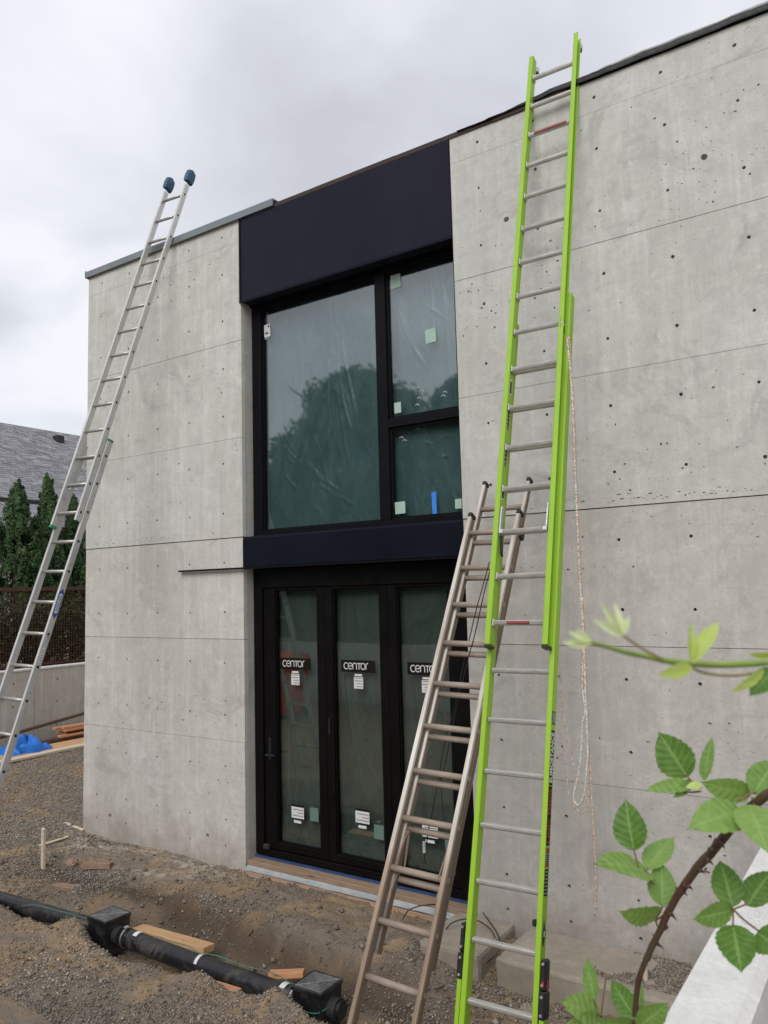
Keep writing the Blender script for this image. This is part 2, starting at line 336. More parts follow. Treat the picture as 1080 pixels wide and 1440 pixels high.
def shingle_mat():
    t = NT('asphalt_shingle'); oi = t.n('ShaderNodeAttribute'); oi.attribute_name = 'tone'
    n = t.noise(t.world((1, 1, 1)), 14, 4, 0.7)
    c = t.mix(oi.outputs['Fac'], (0.17, 0.17, 0.185), (0.33, 0.33, 0.35))
    c = t.mix(t.rng(n, 0.4, 0.7, 0, 0.5), c, (0.44, 0.44, 0.46))
    return t.set(c, 0.9, 0, None, 0.2)
M['shingle'] = shingle_mat()
M['siding'] = simple('siding', (0.5, 0.48, 0.44), 0.7, 0, 0.06, 3)

# ------------------------------------------------------------------ helpers
def tag(o, label=None, cat=None, group=None, kind=None):
    if label: o['label'] = label
    if cat: o['category'] = cat
    if group: o['group'] = group
    if kind: o['kind'] = kind
    return o
def empty(name, loc=(0, 0, 0), mat=None):
    o = bpy.data.objects.new(name, None); C.objects.link(o)
    if mat is not None: o.matrix_world = mat
    else: o.location = loc
    o.empty_display_size = 0.2
    return o
def link(name, me, mat, parent=None):
    if mat is not None:
        me.materials.clear()
        for m in (mat if isinstance(mat, (list, tuple)) else [mat]): me.materials.append(m)
    o = bpy.data.objects.new(name, me); C.objects.link(o)
    if parent is not None: o.parent = parent
    return o
class MB:
    def __init__(s): s.v = []; s.f = []; s.mi = []; s.cur = 0
    def box(s, x0, x1, y0, y1, z0, z1, jit=0.0):
        b = len(s.v); j = (lambda: random.uniform(-jit, jit)) if jit else (lambda: 0)
        for z in (z0, z1):
            for x, y in ((x0, y0), (x1, y0), (x1, y1), (x0, y1)): s.v.append((x+j(), y+j(), z+j()))
        for q in ((3, 2, 1, 0), (4, 5, 6, 7), (0, 1, 5, 4), (1, 2, 6, 5), (2, 3, 7, 6), (3, 0, 4, 7)):
            s.f.append(tuple(b+i for i in q)); s.mi.append(s.cur)
        return s
    def bbox(s, x0, x1, y0, y1, z0, z1, bv=0.004):
        """box with every edge bevelled"""
        bm = bmesh.new(); bmesh.ops.create_cube(bm, size=1)
        for v in bm.verts: v.co = Vector(((x0+x1)/2+v.co.x*(x1-x0), (y0+y1)/2+v.co.y*(y1-y0), (z0+z1)/2+v.co.z*(z1-z0)))
        bmesh.ops.bevel(bm, geom=bm.edges[:], offset=bv, segments=1, affect='EDGES')
        b = len(s.v); bm.verts.index_update()
        s.v += [tuple(v.co) for v in bm.verts]
        for f in bm.faces: s.f.append(tuple(b+v.index for v in f.verts)); s.mi.append(s.cur)
        bm.free(); return s
    def tube(s, pts, r, n=8, cap=True, jit=0.0):
        pts = [Vector(p) for p in pts]; rs = r if isinstance(r, (list, tuple)) else [r]*len(pts)
        b = len(s.v); prev = None
        for i, p in enumerate(pts):
            t = (pts[min(i+1, len(pts)-1)]-pts[max(i-1, 0)]).normalized()
            a = prev if prev is not None else (Vector((0, 0, 1)) if abs(t.z) < .9 else Vector((1, 0, 0)))
            u = (a - t*a.dot(t)).normalized(); w = t.cross(u); prev = u
            for k in range(n):
                an = 2*math.pi*k/n; rr = rs[i]*(1+random.uniform(-jit, jit))
                s.v.append(tuple(p+u*math.cos(an)*rr+w*math.sin(an)*rr))
        for i in range(len(pts)-1):
            for k in range(n):
                k2 = (k+1) % n; s.f.append((b+i*n+k, b+i*n+k2, b+(i+1)*n+k2, b+(i+1)*n+k)); s.mi.append(s.cur)
        if cap:
            s.f.append(tuple(b+k for k in reversed(range(n)))); s.mi.append(s.cur)
            e_ = b+(len(pts)-1)*n; s.f.append(tuple(e_+k for k in range(n))); s.mi.append(s.cur)
        return s
    def cyl(s, p0, p1, r, n=12): return s.tube([p0, p1], r, n)
    def prism(s, poly, a, b_, axis):
        """extrude a 2-D polygon between a and b_ along axis ('x','y','z')"""
        def mk(u, v, w): return {'x': (w, u, v), 'y': (u, w, v), 'z': (u, v, w)}[axis]
        b = len(s.v); n = len(poly)
        for w in (a, b_):
            for u, v in poly: s.v.append(mk(u, v, w))
        s.f.append(tuple(b+i for i in range(n))); s.mi.append(s.cur)
        s.f.append(tuple(b+n+i for i in reversed(range(n)))); s.mi.append(s.cur)
        for i in range(n):
            j = (i+1) % n; s.f.append((b+i, b+n+i, b+n+j, b+j)); s.mi.append(s.cur)
        return s
    def quad(s, a, b_, c, d):
        b = len(s.v); s.v += [tuple(a), tuple(b_), tuple(c), tuple(d)]; s.f.append((b, b+1, b+2, b+3)); s.mi.append(s.cur); return s
    def mesh(s, name, fixn=True, smooth=False):
        me = bpy.data.meshes.new(name); me.from_pydata(s.v, [], s.f)
        me.polygons.foreach_set('material_index', s.mi)
        if smooth: me.polygons.foreach_set('use_smooth', [True]*len(s.f))
        if fixn:
            bm = bmesh.new(); bm.from_mesh(me); bmesh.ops.recalc_face_normals(bm, faces=bm.faces[:]); bm.to_mesh(me); bm.free()
        me.update(); return me
    def build(s, name, mat, parent=None, smooth=False, fixn=True):
        return link(name, s.mesh(name, fixn, smooth), mat, parent)
def box(name, mat, parent, *a, bv=0.0):
    mb = MB(); (mb.bbox(*a, bv=bv) if bv else mb.box(*a)); return mb.build(name, mat, parent)
def smooth_path(pts, sub=5):
    P = [Vector(p) for p in pts]; out = []
    for i in range(len(P)-1):
        p0 = P[max(i-1, 0)]; p1 = P[i]; p2 = P[i+1]; p3 = P[min(i+2, len(P)-1)]
        for k in range(sub):
            t = k/sub
            out.append(0.5*((2*p1)+(-p0+p2)*t+(2*p0-5*p1+4*p2-p3)*t*t+(-p0+3*p1-3*p2+p3)*t**3))
    out.append(P[-1]); return out
def text_mesh(txt, size, mat, parent, loc, rot, name='lettering', sx=1.0, bold=0.0):
    cu = bpy.data.curves.new('txt', 'FONT'); cu.body = txt; cu.size = size; cu.offset = bold; cu.align_x = 'LEFT'; cu.extrude = 0.0003
    o = bpy.data.objects.new('txt', cu); C.objects.link(o)
    dg = bpy.context.evaluated_depsgraph_get(); me = bpy.data.meshes.new_from_object(o.evaluated_get(dg))
    bpy.data.objects.remove(o); me.transform(Matrix.Diagonal((sx, 1, 1, 1)))
    me.name = name
    ob = link(name, me, mat, parent); ob.location = loc; ob.rotation_euler = rot; return ob
def nz(x, y, z=0.0): return noise.noise(Vector((x, y, z)))
def np_mesh(name, verts, faces, tone=None, smooth=False):
    """verts (n,3), faces (m,k) numpy -> mesh, with a per-vertex 'tone' attribute"""
    me = bpy.data.meshes.new(name); n, (m, k) = len(verts), faces.shape
    me.vertices.add(n); me.vertices.foreach_set('co', verts.astype(np.float32).ravel())
    me.loops.add(m*k); me.loops.foreach_set('vertex_index', faces.astype(np.int32).ravel())
    me.polygons.add(m); me.polygons.foreach_set('loop_start', np.arange(0, m*k, k, dtype=np.int32))
    me.polygons.foreach_set('loop_total', np.full(m, k, np.int32))
    if smooth: me.polygons.foreach_set('use_smooth', np.ones(m, bool))
    me.update(calc_edges=True)
    if tone is not None:
        a = me.attributes.new('tone', 'FLOAT', 'POINT'); a.data.foreach_set('value', tone.astype(np.float32))
    return me
# world-space points of the hanging ropes, cables and the bramble
LEAVES = [[[-0.4194,1.3435,2.2116],[-0.4345,1.3607,2.2869],0.0603,12,0],[[-0.4013,1.36,2.1745],[-0.4407,1.231,2.2241],0.0413,-50,1],[[-0.4023,1.3587,2.1801],[-0.3789,1.4427,2.2151],0.0402,30,1],[[-0.3776,1.3448,2.1308],[-0.3853,1.3813,2.1873],0.0504,-10,0.5],[[-0.3835,1.3429,2.114],[-0.409,1.2375,2.145],0.0327,45,1],[[-0.3213,1.3207,2.3449],[-0.3623,1.3218,2.4098],0.0648,10,0],[[-0.2978,1.3371,2.3395],[-0.2979,1.4027,2.3966],0.023,35,0.5],[[-0.3165,1.3254,2.3323],[-0.3569,1.2126,2.3418],0.0243,-30,1],[[-0.3163,1.3252,2.3354],[-0.3285,1.2702,2.3222],0.0191,20,1],[[-0.2934,1.2915,2.3407],[-0.3137,1.2783,2.3377],0.0127,-30,2],[[-0.2284,1.2403,2.323],[-0.2779,1.1472,2.3193],0.0552,-20,1],[[-0.2208,1.2677,2.3397],[-0.2736,1.2052,2.3638],0.0384,25,1],[[-0.212,1.2484,2.3475],[-0.1942,1.3534,2.3783],0.0482,10,0.5],[[-0.2153,1.2234,2.3355],[-0.1839,1.152,2.2994],0.0574,15,1],[[-0.2527,1.2527,2.1845],[-0.2733,1.2933,2.2354],0.048,-12,0],[[-0.2536,1.253,2.1769],[-0.2931,1.1902,2.1782],0.0337,30,0.5],[[-0.2337,1.2653,2.1854],[-0.205,1.316,2.2258],0.0433,15,0],[[-0.2516,1.2444,2.1592],[-0.2332,1.1886,2.1219],0.0582,8,0],[[-0.223,1.2647,2.1493],[-0.1896,1.2398,2.1398],0.0513,0,0],[[-0.5149,1.3851,1.9348],[-0.5437,1.4331,1.9794],0.0287,40,0.5],[[-0.5082,1.3933,1.9038],[-0.5354,1.2954,1.9638],0.0503,-25,1],[[-0.508,1.3945,1.8946],[-0.5314,1.2783,1.9262],0.0432,20,1],[[-0.449,1.395,1.9175],[-0.4973,1.4183,1.9582],0.0427,15,0],[[-0.4409,1.3996,1.9246],[-0.4628,1.4657,1.9574],0.0199,40,0.5],[[-0.4447,1.3998,1.9013],[-0.391,1.3931,1.9544],0.0431,-20,0.5],[[-0.4555,1.3921,1.905],[-0.4671,1.2818,1.9541],0.026,30,0.5]]
YOUNG = [[[-0.1776,0.5719,2.6126],[-0.1899,0.5606,2.6386],0.0049,10,3],[[-0.1775,0.5719,2.6133],[-0.1834,0.5755,2.6371],0.0049,-20,3],[[-0.1772,0.5721,2.613],[-0.1725,0.5735,2.6274],0.0054,20,3],[[-0.1782,0.5716,2.6121],[-0.1923,0.5501,2.6259],0.0071,-20,3],[[-0.1845,0.526,2.6107],[-0.2025,0.5138,2.6113],0.0059,10,3],[[-0.1844,0.5259,2.6114],[-0.1981,0.5158,2.6188],0.0054,-10,3],[[-0.1844,0.5259,2.612],[-0.1963,0.5273,2.6196],0.0046,20,3],[[-0.1851,0.5256,2.61],[-0.1959,0.5081,2.6094],0.004,30,3],[[-0.1465,0.6371,2.5893],[-0.1441,0.635,2.6202],0.0064,-30,2],[[-0.1446,0.6384,2.5888],[-0.1289,0.6659,2.6207],0.0123,20,2],[[-0.1468,0.6374,2.5848],[-0.1641,0.6055,2.5807],0.0112,20,2],[[-0.1149,0.7645,2.5704],[-0.1352,0.7321,2.5537],0.0089,40,2],[[-0.1103,0.7885,2.569],[-0.1273,0.7587,2.5488],0.0211,0,1],[[-0.1093,0.7876,2.5828],[-0.1236,0.757,2.5839],0.006,40,1]]
CANE = [[-0.4704,1.4253,1.8473],[-0.4552,1.4068,1.8985],[-0.4425,1.3868,1.9486],[-0.4302,1.3674,1.9911],[-0.4136,1.3511,2.0309],[-0.3934,1.3375,2.0696],[-0.3737,1.3238,2.106],[-0.3511,1.311,2.1506],[-0.3285,1.2994,2.1851],[-0.3039,1.2892,2.2201],[-0.2802,1.2791,2.2483],[-0.2596,1.267,2.2759],[-0.237,1.256,2.3057],[-0.2153,1.2452,2.329],[-0.1969,1.2327,2.3477],[-0.1721,1.2244,2.3671]]
PETIOLES = [[[-0.3651,1.3645,2.1371],[-0.382,1.3598,2.1498],[-0.4047,1.3507,2.1664],[-0.4108,1.3536,2.1754]],[[-0.4113,1.3401,2.184],[-0.4152,1.3418,2.1986],[-0.4189,1.3438,2.2116]],[[-0.4083,1.3556,2.1721],[-0.4009,1.3596,2.18]],[[-0.3888,1.3543,2.0896],[-0.3904,1.3476,2.1034],[-0.3837,1.3466,2.1158],[-0.3769,1.3454,2.1298]],[[-0.392,1.3508,2.1013],[-0.3749,1.3485,2.1147]],[[-0.3914,1.3511,2.1019],[-0.3973,1.3472,2.1015]],[[-0.2961,1.3048,2.2138],[-0.299,1.3034,2.2094],[-0.2929,1.3078,2.2062]],[[-0.2202,1.2665,2.1497],[-0.2383,1.2565,2.1657],[-0.2508,1.2505,2.1802],[-0.2527,1.2527,2.1845]],[[-0.2515,1.2542,2.1788],[-0.2344,1.2648,2.186]],[[-0.2521,1.2539,2.1774],[-0.2516,1.2444,2.1592]],[[-0.2095,1.2499,2.3492],[-0.2168,1.2453,2.3466],[-0.2316,1.2366,2.3372]],[[-0.2149,1.2473,2.3409],[-0.2087,1.2283,2.3325]],[[-0.3252,1.2963,2.3247],[-0.3073,1.2959,2.3269],[-0.2947,1.2919,2.3305]],[[-0.322,1.3202,2.3453],[-0.3075,1.3065,2.3386],[-0.2943,1.2915,2.3359]],[[-0.2548,1.275,2.2901],[-0.2529,1.2752,2.2987]],[[-0.4573,1.4033,1.9027],[-0.449,1.395,1.9175]],[[-0.4489,1.4046,1.9394],[-0.4409,1.3996,1.9246]],[[-0.4593,1.4147,1.8971],[-0.4866,1.3995,1.9055],[-0.5113,1.3862,1.9119],[-0.5135,1.3861,1.9341]],[[-0.5074,1.3939,1.9031],[-0.5022,1.3937,1.9337],[-0.4939,1.394,1.9779]],[[-0.4562,1.4045,1.8993],[-0.443,1.4005,1.9046]]]
THORNS = [[[-0.27,1.2551,2.27],[-0.2703,1.2542,2.2758]],[[-0.2631,1.2602,2.266],[-0.2599,1.263,2.261]],[[-0.2802,1.2671,2.2545],[-0.2837,1.2644,2.2569]],[[-0.2854,1.2727,2.2351],[-0.2812,1.2759,2.2314]],[[-0.3058,1.2879,2.2201],[-0.3107,1.2844,2.2218]],[[-0.3273,1.2944,2.1868],[-0.3279,1.2931,2.1944]],[[-0.3329,1.3025,2.173],[-0.3287,1.3058,2.1683]],[[-0.3407,1.3041,2.1726],[-0.3435,1.3014,2.1788]],[[-0.3565,1.3155,2.1303],[-0.3513,1.3197,2.1233]],[[-0.3615,1.3184,2.1342],[-0.3644,1.3157,2.1406]],[[-0.3902,1.3395,2.0802],[-0.3938,1.3365,2.0851]],[[-0.391,1.3509,2.0652],[-0.3847,1.3558,2.0592]],[[-0.321,1.292,2.1858],[-0.3174,1.2947,2.1827]],[[-0.3005,1.2853,2.2146],[-0.2962,1.2885,2.212]],[[-0.3711,1.3255,2.1059],[-0.3746,1.3226,2.1107]],[[-0.2495,1.2486,2.2975],[-0.2535,1.2456,2.3005]],[[-0.4105,1.3582,2.0366],[-0.4152,1.3548,2.0383]]]
SHOOT = [[-0.1856,0.5252,2.611],[-0.1837,0.552,2.6061],[-0.1789,0.5809,2.5998],[-0.1719,0.6112,2.5943],[-0.1665,0.6404,2.5889],[-0.159,0.6709,2.5844],[-0.1504,0.702,2.581],[-0.141,0.7336,2.578],[-0.1278,0.7677,2.576],[-0.1164,0.8004,2.5748],[-0.101,0.8357,2.5748]]
SHOOT2 = [[-0.1776,0.5719,2.6126],[-0.1732,0.578,2.608],[-0.1672,0.5854,2.6018],[-0.1621,0.5919,2.5976],[-0.1575,0.598,2.5939]]
SHOOT3 = [[-0.1456,0.6383,2.584],[-0.1447,0.6731,2.5768],[-0.1347,0.7137,2.5709],[-0.1259,0.7532,2.5685],[-0.1158,0.7932,2.5687],[-0.1044,0.8339,2.5703]]
ROPES = [[[-1.795,4.93,4.296],[-1.787,4.93,4.167],[-1.778,4.93,3.876],[-1.783,4.93,3.496],[-1.788,4.93,3.028],[-1.788,4.93,2.568],[-1.788,4.93,2.296],[-1.807,4.93,2.025],[-1.802,4.93,1.847],[-1.821,4.93,1.765],[-1.834,4.93,1.635],[-1.855,4.93,1.487],[-1.884,4.93,1.381],[-1.903,4.93,1.302],[-1.885,4.93,1.257],[-1.852,4.93,1.282],[-1.831,4.93,1.344],[-1.811,4.93,1.466],[-1.795,4.93,1.595],[-1.791,4.93,1.767],[-1.791,4.93,1.939],[-1.788,4.93,2.116],[-1.783,4.93,2.568]],[[-1.792,4.96,4.303],[-1.788,4.96,4.078],[-1.784,4.96,3.691],[-1.794,4.96,3.218],[-1.794,4.96,2.752],[-1.789,4.96,2.294],[-1.794,4.96,1.933],[-1.794,4.96,1.666],[-1.795,4.96,1.401],[-1.795,4.96,1.14],[-1.793,4.96,0.838],[-1.804,4.96,0.631]],[[-1.994,4.93,2.413],[-1.961,4.93,2.293],[-1.955,4.93,2.11],[-1.954,4.93,2.001],[-1.95,4.93,1.887],[-1.942,4.93,1.765],[-1.954,4.93,1.633],[-1.95,4.93,1.529],[-1.942,4.93,1.409],[-1.933,4.93,1.307],[-1.904,4.93,1.25],[-1.86,4.93,1.213],[-1.823,4.93,1.239],[-1.816,4.93,1.295],[-1.851,4.93,1.393],[-1.891,4.93,1.5],[-1.913,4.93,1.602],[-1.926,4.93,1.722],[-1.94,4.93,1.8],[-1.953,4.93,1.931]]]
CORDS = [[[-2.464,5.0,2.826],[-2.528,5.0,2.645],[-2.592,5.0,2.463],[-2.657,5.0,2.246],[-2.723,5.0,2.028],[-2.78,5.0,1.809],[-2.844,5.0,1.639],[-2.9,5.0,1.452],[-2.929,5.0,1.308],[-2.722,4.6,1.314],[-2.754,4.6,1.188],[-2.785,4.6,1.078],[-2.812,4.6,0.953],[-2.83,4.6,0.859]],[[-2.433,4.95,2.775],[-2.495,4.95,2.595],[-2.571,4.95,2.333],[-2.624,4.95,2.184],[-2.699,4.95,1.952],[-2.776,4.95,1.685],[-2.832,4.95,1.467],[-2.877,4.95,1.316],[-2.883,4.95,1.152],[-2.869,4.95,1.025]]]
CABLES = [[[-3.586,5.474,0.03],[-3.541,5.486,0.1],[-3.475,5.54,0.13],[-3.416,5.604,0.13],[-3.407,5.745,0.09]],[[-3.172,5.435,0.05],[-3.129,5.455,0.1],[-3.07,5.515,0.12],[-2.992,5.56,0.12],[-2.91,5.554,0.11],[-2.819,5.502,0.1],[-2.761,5.448,0.08]],[[-3.01,4.976,-0.15],[-2.938,5.056,-0.13],[-2.869,5.124,-0.11],[-2.94,5.457,-0.21],[-2.746,5.3,-0.03],[-2.67,5.3,0.05],[-2.675,5.359,0.09],[-2.775,5.501,0.1],[-2.998,5.728,0.11]]]
PIPEWIRE = [[[-5.052,4.421,-0.07],[-4.907,4.357,-0.05],[-4.726,4.289,-0.03],[-4.592,4.259,-0.02],[-4.468,4.283,-0.02],[-4.344,4.368,-0.03]],[[-4.393,4.345,-0.03],[-4.32,4.368,-0.03],[-4.145,4.333,-0.03],[-3.98,4.285,-0.02],[-3.828,4.278,-0.02],[-3.737,4.289,-0.02]],[[-6.234,3.96,-0.01],[-6.233,4.065,0.01],[-6.149,4.141,0.02],[-6.052,4.209,0.01],[-6.006,4.314,-0.03]]]
# ================================================================== GROUND
def vnoise(x, y, s, seed=0):
    """smooth value noise, vectorised"""
    xs = x*s; ys = y*s; xi = np.floor(xs).astype(np.int64); yi = np.floor(ys).astype(np.int64)
    fx = xs-xi; fy = ys-yi; fx = fx*fx*(3-2*fx); fy = fy*fy*(3-2*fy)
    def h(a, b):
        n_ = (a*374761393+b*668265263+seed*974634777) & 0x7fffffff
        n_ = ((n_ ^ (n_ >> 13))*1274126177) & 0x7fffffff
        return ((n_ ^ (n_ >> 16)) & 0xffff)/65535.0
    return (h(xi, yi)*(1-fx)+h(xi+1, yi)*fx)*(1-fy)+(h(xi, yi+1)*(1-fx)+h(xi+1, yi+1)*fx)*fy
def fbm(x, y, s, o=4, seed=0):
    r = 0; a = 0.5
    for i in range(o): r = r+a*vnoise(x, y, s*2**i, seed+i); a *= 0.5
    return r/(1-0.5**o)
def sstep(a, b, x): t = np.clip((x-a)/(b-a), 0, 1); return t*t*(3-2*t)
def H(x, y):
    """height of the yard (0 = foot of the wall)"""
    x = np.asarray(x, float); y = np.asarray(y, float)
    edge = np.interp(x, [-9, -7, -5.9, -5.1, -3.7, -3.0, -2.5], [4.1, 4.48, 4.74, 4.93, 4.95, 5.05, 5.1])
    edge = edge+(fbm(x, y, 3.0, 3, 5)-.5)*0.28
    infront = sstep(-8.6, -7.6, x)
    drop = sstep(0.02, -0.24, y-edge)*infront
    h = -0.25*drop
    mound = sstep(4.25, 4.02, y+(fbm(x, y, 2.5, 3, 9)-.5)*0.18)
    h = h+mound*(0.20+0.07*(fbm(x, y, 1.3, 3, 3)-.5)+.05*sstep(-4.0, -3.6, x)+.03*sstep(-5.75, -6.0, x))*infront
    h = h+.16*np.exp(-((x+5.76)/.24)**2-((y-4.05)/.12)**2)+.13*np.exp(-((x+3.60)/.26)**2-((y-4.07)/.12)**2)+.04*sstep(-5.4, -4.9, x)*sstep(-3.7, -4.2, x)*np.exp(-((y-4.10)/.09)**2)
    h = h+.07*(fbm(x, y, 2.2, 2, 14)-.5)*infront*sstep(5.7, 5.3, y)
    h = h-0.13*sstep(-3.35, -2.7, x)*sstep(5.75, 5.3, y)*(1-drop*0.6)
    h = h-0.10*sstep(-2.9, -2.3, x)*sstep(5.0, 4.6, y)
    h = h+0.045*(fbm(x, y, 1.1, 3, 1)-.5)*sstep(0, .6, np.abs(y-5.9)+.3)
    h = h+0.055*(fbm(x, y, 5.0, 4, 2)-.5)+0.034*(fbm(x, y, 16, 3, 4)-.5)
    h = h+0.10*sstep(-8.5, -12.5, x)*1.0
    # a hollow beside the left corner of the building
    h = h-0.12*np.exp(-(((x+9.6)/1.1)**2+((y-6.1)/.8)**2))
    h = h-0.04*sstep(5.55, 5.8, y)*sstep(-8.3, -8.0, x)
    return h
def axis_coords(breaks):
    out = []
    for a, b, d in breaks: out += list(np.arange(a, b, d))
    out.append(breaks[-1][1]); return np.array(out)
gx = axis_coords([(-16, -13.2, 0.7), (-13.2, -9.2, 0.06), (-9.2, -0.69, 0.024), (-0.69, 0.3, 0.33)])
gy = axis_coords([(-3.2, 3.0, 0.5), (3.0, 3.7, 0.05), (3.7, 6.05, 0.02), (6.05, 12, 0.07), (12, 30, 1.0)])
GX, GY = np.meshgrid(gx, gy); GZ = H(GX, GY)
GX2 = GX+(fbm(GX, GY, 9, 3, 21)-.5)*.03; GY2 = GY+(fbm(GX, GY, 9, 3, 22)-.5)*.03
V_ = np.stack([GX2, GY2, GZ], -1).reshape(-1, 3); ny_, nx_ = GX.shape
idx = np.arange(ny_*nx_).reshape(ny_, nx_)
F_ = np.stack([idx[:-1, :-1], idx[:-1, 1:], idx[1:, 1:], idx[1:, :-1]], -1).reshape(-1, 4)
me = np_mesh('yard_ground', V_, F_, None, True)
sp_ = me.attributes.new('spill', 'FLOAT', 'POINT')
X_, Y_ = V_[:, 0], V_[:, 1]
damp = np.exp(-((Y_-4.78-.06*np.sin(X_*2))/.16)**2)*sstep(-8, -6.8, X_)*sstep(-2.4, -3.2, X_)
da = me.attributes.new('damp', 'FLOAT', 'POINT'); da.data.foreach_set('value', damp.astype(np.float32))
spill = np.exp(-((Y_-(5.66+0.0*X_))/0.13)**2)*(X_ > -8.5)*(X_ < -6.0)*0.9
spill += np.exp(-((Y_-5.45)/.28)**2-((X_+7.6)/.45)**2)*0.9+np.exp(-((Y_-5.55)/.2)**2-((X_+5.9)/.4)**2)*0.9
spill += np.exp(-((Y_-5.12-.25*(X_+6.6))/.07)**2-((X_+6.4)/.5)**2)*0.8
sp_.data.foreach_set('value', np.clip(spill, 0, 1).astype(np.float32))
tag(link('yard_ground', me, M['dirt']), 'brown dirt and gravel yard in front of the concrete house', kind='structure')
g_ = MB(); g_.quad((-400, -400, -0.45), (400, -400, -0.45), (400, 500, -0.45), (-400, 500, -0.45))
tag(g_.build('ground', M['dirt']), 'earth around the building site', kind='structure')

# gravel: tens of thousands of small stones
def stones(name, xs, ys, sizes, tones, zoff=0.25, mat='gravel'):
    n = len(xs)
    base = np.array([(1, 0, 0), (-1, 0, 0), (0, 1, 0), (0, -1, 0), (0, 0, 1), (0, 0, -1)], float)
    fc = np.array([(0, 2, 4), (2, 1, 4), (1, 3, 4), (3, 0, 4), (2, 0, 5), (1, 2, 5), (3, 1, 5), (0, 3, 5)])
    v = base[None]*np.random.uniform(0.6, 1.25, (n, 6, 1))+np.random.uniform(-.28, .28, (n, 6, 3))
    v[:, :, 2] *= np.random.uniform(.55, .9, (n, 1))
    a = np.random.uniform(0, 2*np.pi, n); ca, sa = np.cos(a), np.sin(a)
    b = np.random.uniform(-.7, .7, n); cb, sb = np.cos(b), np.sin(b)
    y2 = v[:, :, 1]*cb[:, None]-v[:, :, 2]*sb[:, None]; z2 = v[:, :, 1]*sb[:, None]+v[:, :, 2]*cb[:, None]
    x2 = v[:, :, 0]*ca[:, None]-y2*sa[:, None]; y3 = v[:, :, 0]*sa[:, None]+y2*ca[:, None]
    vv = np.stack([x2, y3, z2], -1)*(sizes[:, None, None]/2)
    vv += np.stack([xs, ys, H(xs, ys)+sizes*zoff], -1)[:, None, :]
    f = (fc[None]+6*np.arange(n)[:, None, None]).reshape(-1, 3)
    m = np_mesh(name, vv.reshape(-1, 3), f, np.repeat(tones, 6))
    return link(name, m, M[mat])
def scatter(n, x0, x1, y0, y1, dens):
    xs = np.random.uniform(x0, x1, n); ys = np.random.uniform(y0, y1, n)
    k = np.random.uniform(0, 1, n) < dens(xs, ys); return xs[k], ys[k]
def dens_near(x, y):
    d = sstep(.40, .60, fbm(x, y, 1.3, 4, 31))*0.85+0.18
    d = d*(0.35+0.65*sstep(.35, .6, fbm(x, y, 5, 3, 8)))
    d = np.where(y > 5.1, d*(0.35+.65*sstep(-6.2, -7.2, x)), d)     # trodden strip along the wall
    d = np.maximum(d, np.where((x > -3.3) & (y < 5.6), 0.75, 0))
    d = np.maximum(d, 0.75*sstep(-4.6, -4.2, x)*(y < 4.2))
    return np.clip(d, 0, 1)
xs, ys = scatter(150000, -9.0, -0.75, 3.2, 5.75, dens_near)
sz = np.random.lognormal(math.log(.0125), .38, len(xs)).clip(.006, .04)
tag(stones('gravel', xs, ys, sz, np.clip(np.random.beta(2, 2.4, len(xs))*(.7+.6*fbm(xs, ys, 1.7, 3, 66)), 0, 1)), 'grey brown gravel strewn over the yard by the wall', 'gravel', kind='stuff')
xs, ys = scatter(70000, -13.0, -8.25, 4.6, 10.5, lambda x, y: 0.75+0*x)
sz = np.random.lognormal(math.log(.016), .35, len(xs)).clip(.008, .05)
tag(stones('gravel', xs, ys, sz, np.random.beta(3.2, 2.3, len(xs))), 'coarser grey gravel beyond the left corner of the building', 'gravel', kind='stuff')
xs, ys = scatter(1500, -8.9, -1.0, 3.3, 5.6, lambda x, y: 0.15+0.85*np.exp(-((y-4.75)/.3)**2))
sz = np.random.lognormal(math.log(.035), .35, len(xs)).clip(.02, .085)
tag(stones('dirt_clods', xs, ys, sz, np.random.beta(2, 6, len(xs)), 0.15), 'crumbled dark dirt clods along the trench edge', 'dirt', kind='stuff')
xs, ys = scatter(900, -3.0, -1.4, 4.5, 5.15, lambda x, y: 0.9+0*x)
sz = np.random.lognormal(math.log(.028), .3, len(xs)).clip(.015, .06)
tag(stones('rubble', xs, ys, sz, np.random.beta(4, 3, len(xs))), 'pale broken rubble below the concrete footing', 'rubble', kind='stuff')

# ================================================================== CONCRETE HOUSE
XL, XA, XB, XR = -8.19, -5.614, -3.088, 3.2         # wall ends and the two sides of the opening
TOP = 6.60; YF = 5.8; YB = 14.0
JOINTS = [-0.30, 1.177, 2.19, 3.22, 4.25, 5.277, 6.34, TOP]
house = empty('concrete_house', (XL, YF, 0))
tag(house, 'board-marked grey concrete house with a tall dark window and glass doors', 'house')
def off(o):                                    # children are modelled in world space
    o.parent = house; o.matrix_parent_inverse = Matrix.Translation((-XL, -YF, 0)); return o
def poly_circle(cx, cz, r, n, jit=0.0, sx=1.0, sz=1.0, a0=0.0):
    return [(cx+sx*r*(1+random.uniform(-jit, jit))*math.cos(a0+2*math.pi*k/n), cz+sz*r*(1+random.uniform(-jit, jit))*math.sin(a0+2*math.pi*k/n)) for k in range(n)]
GAP = {1.177: .0014, 2.19: .0022, 3.22: .0045, 4.25: .0018, 5.277: .0020, 6.34: .0013}
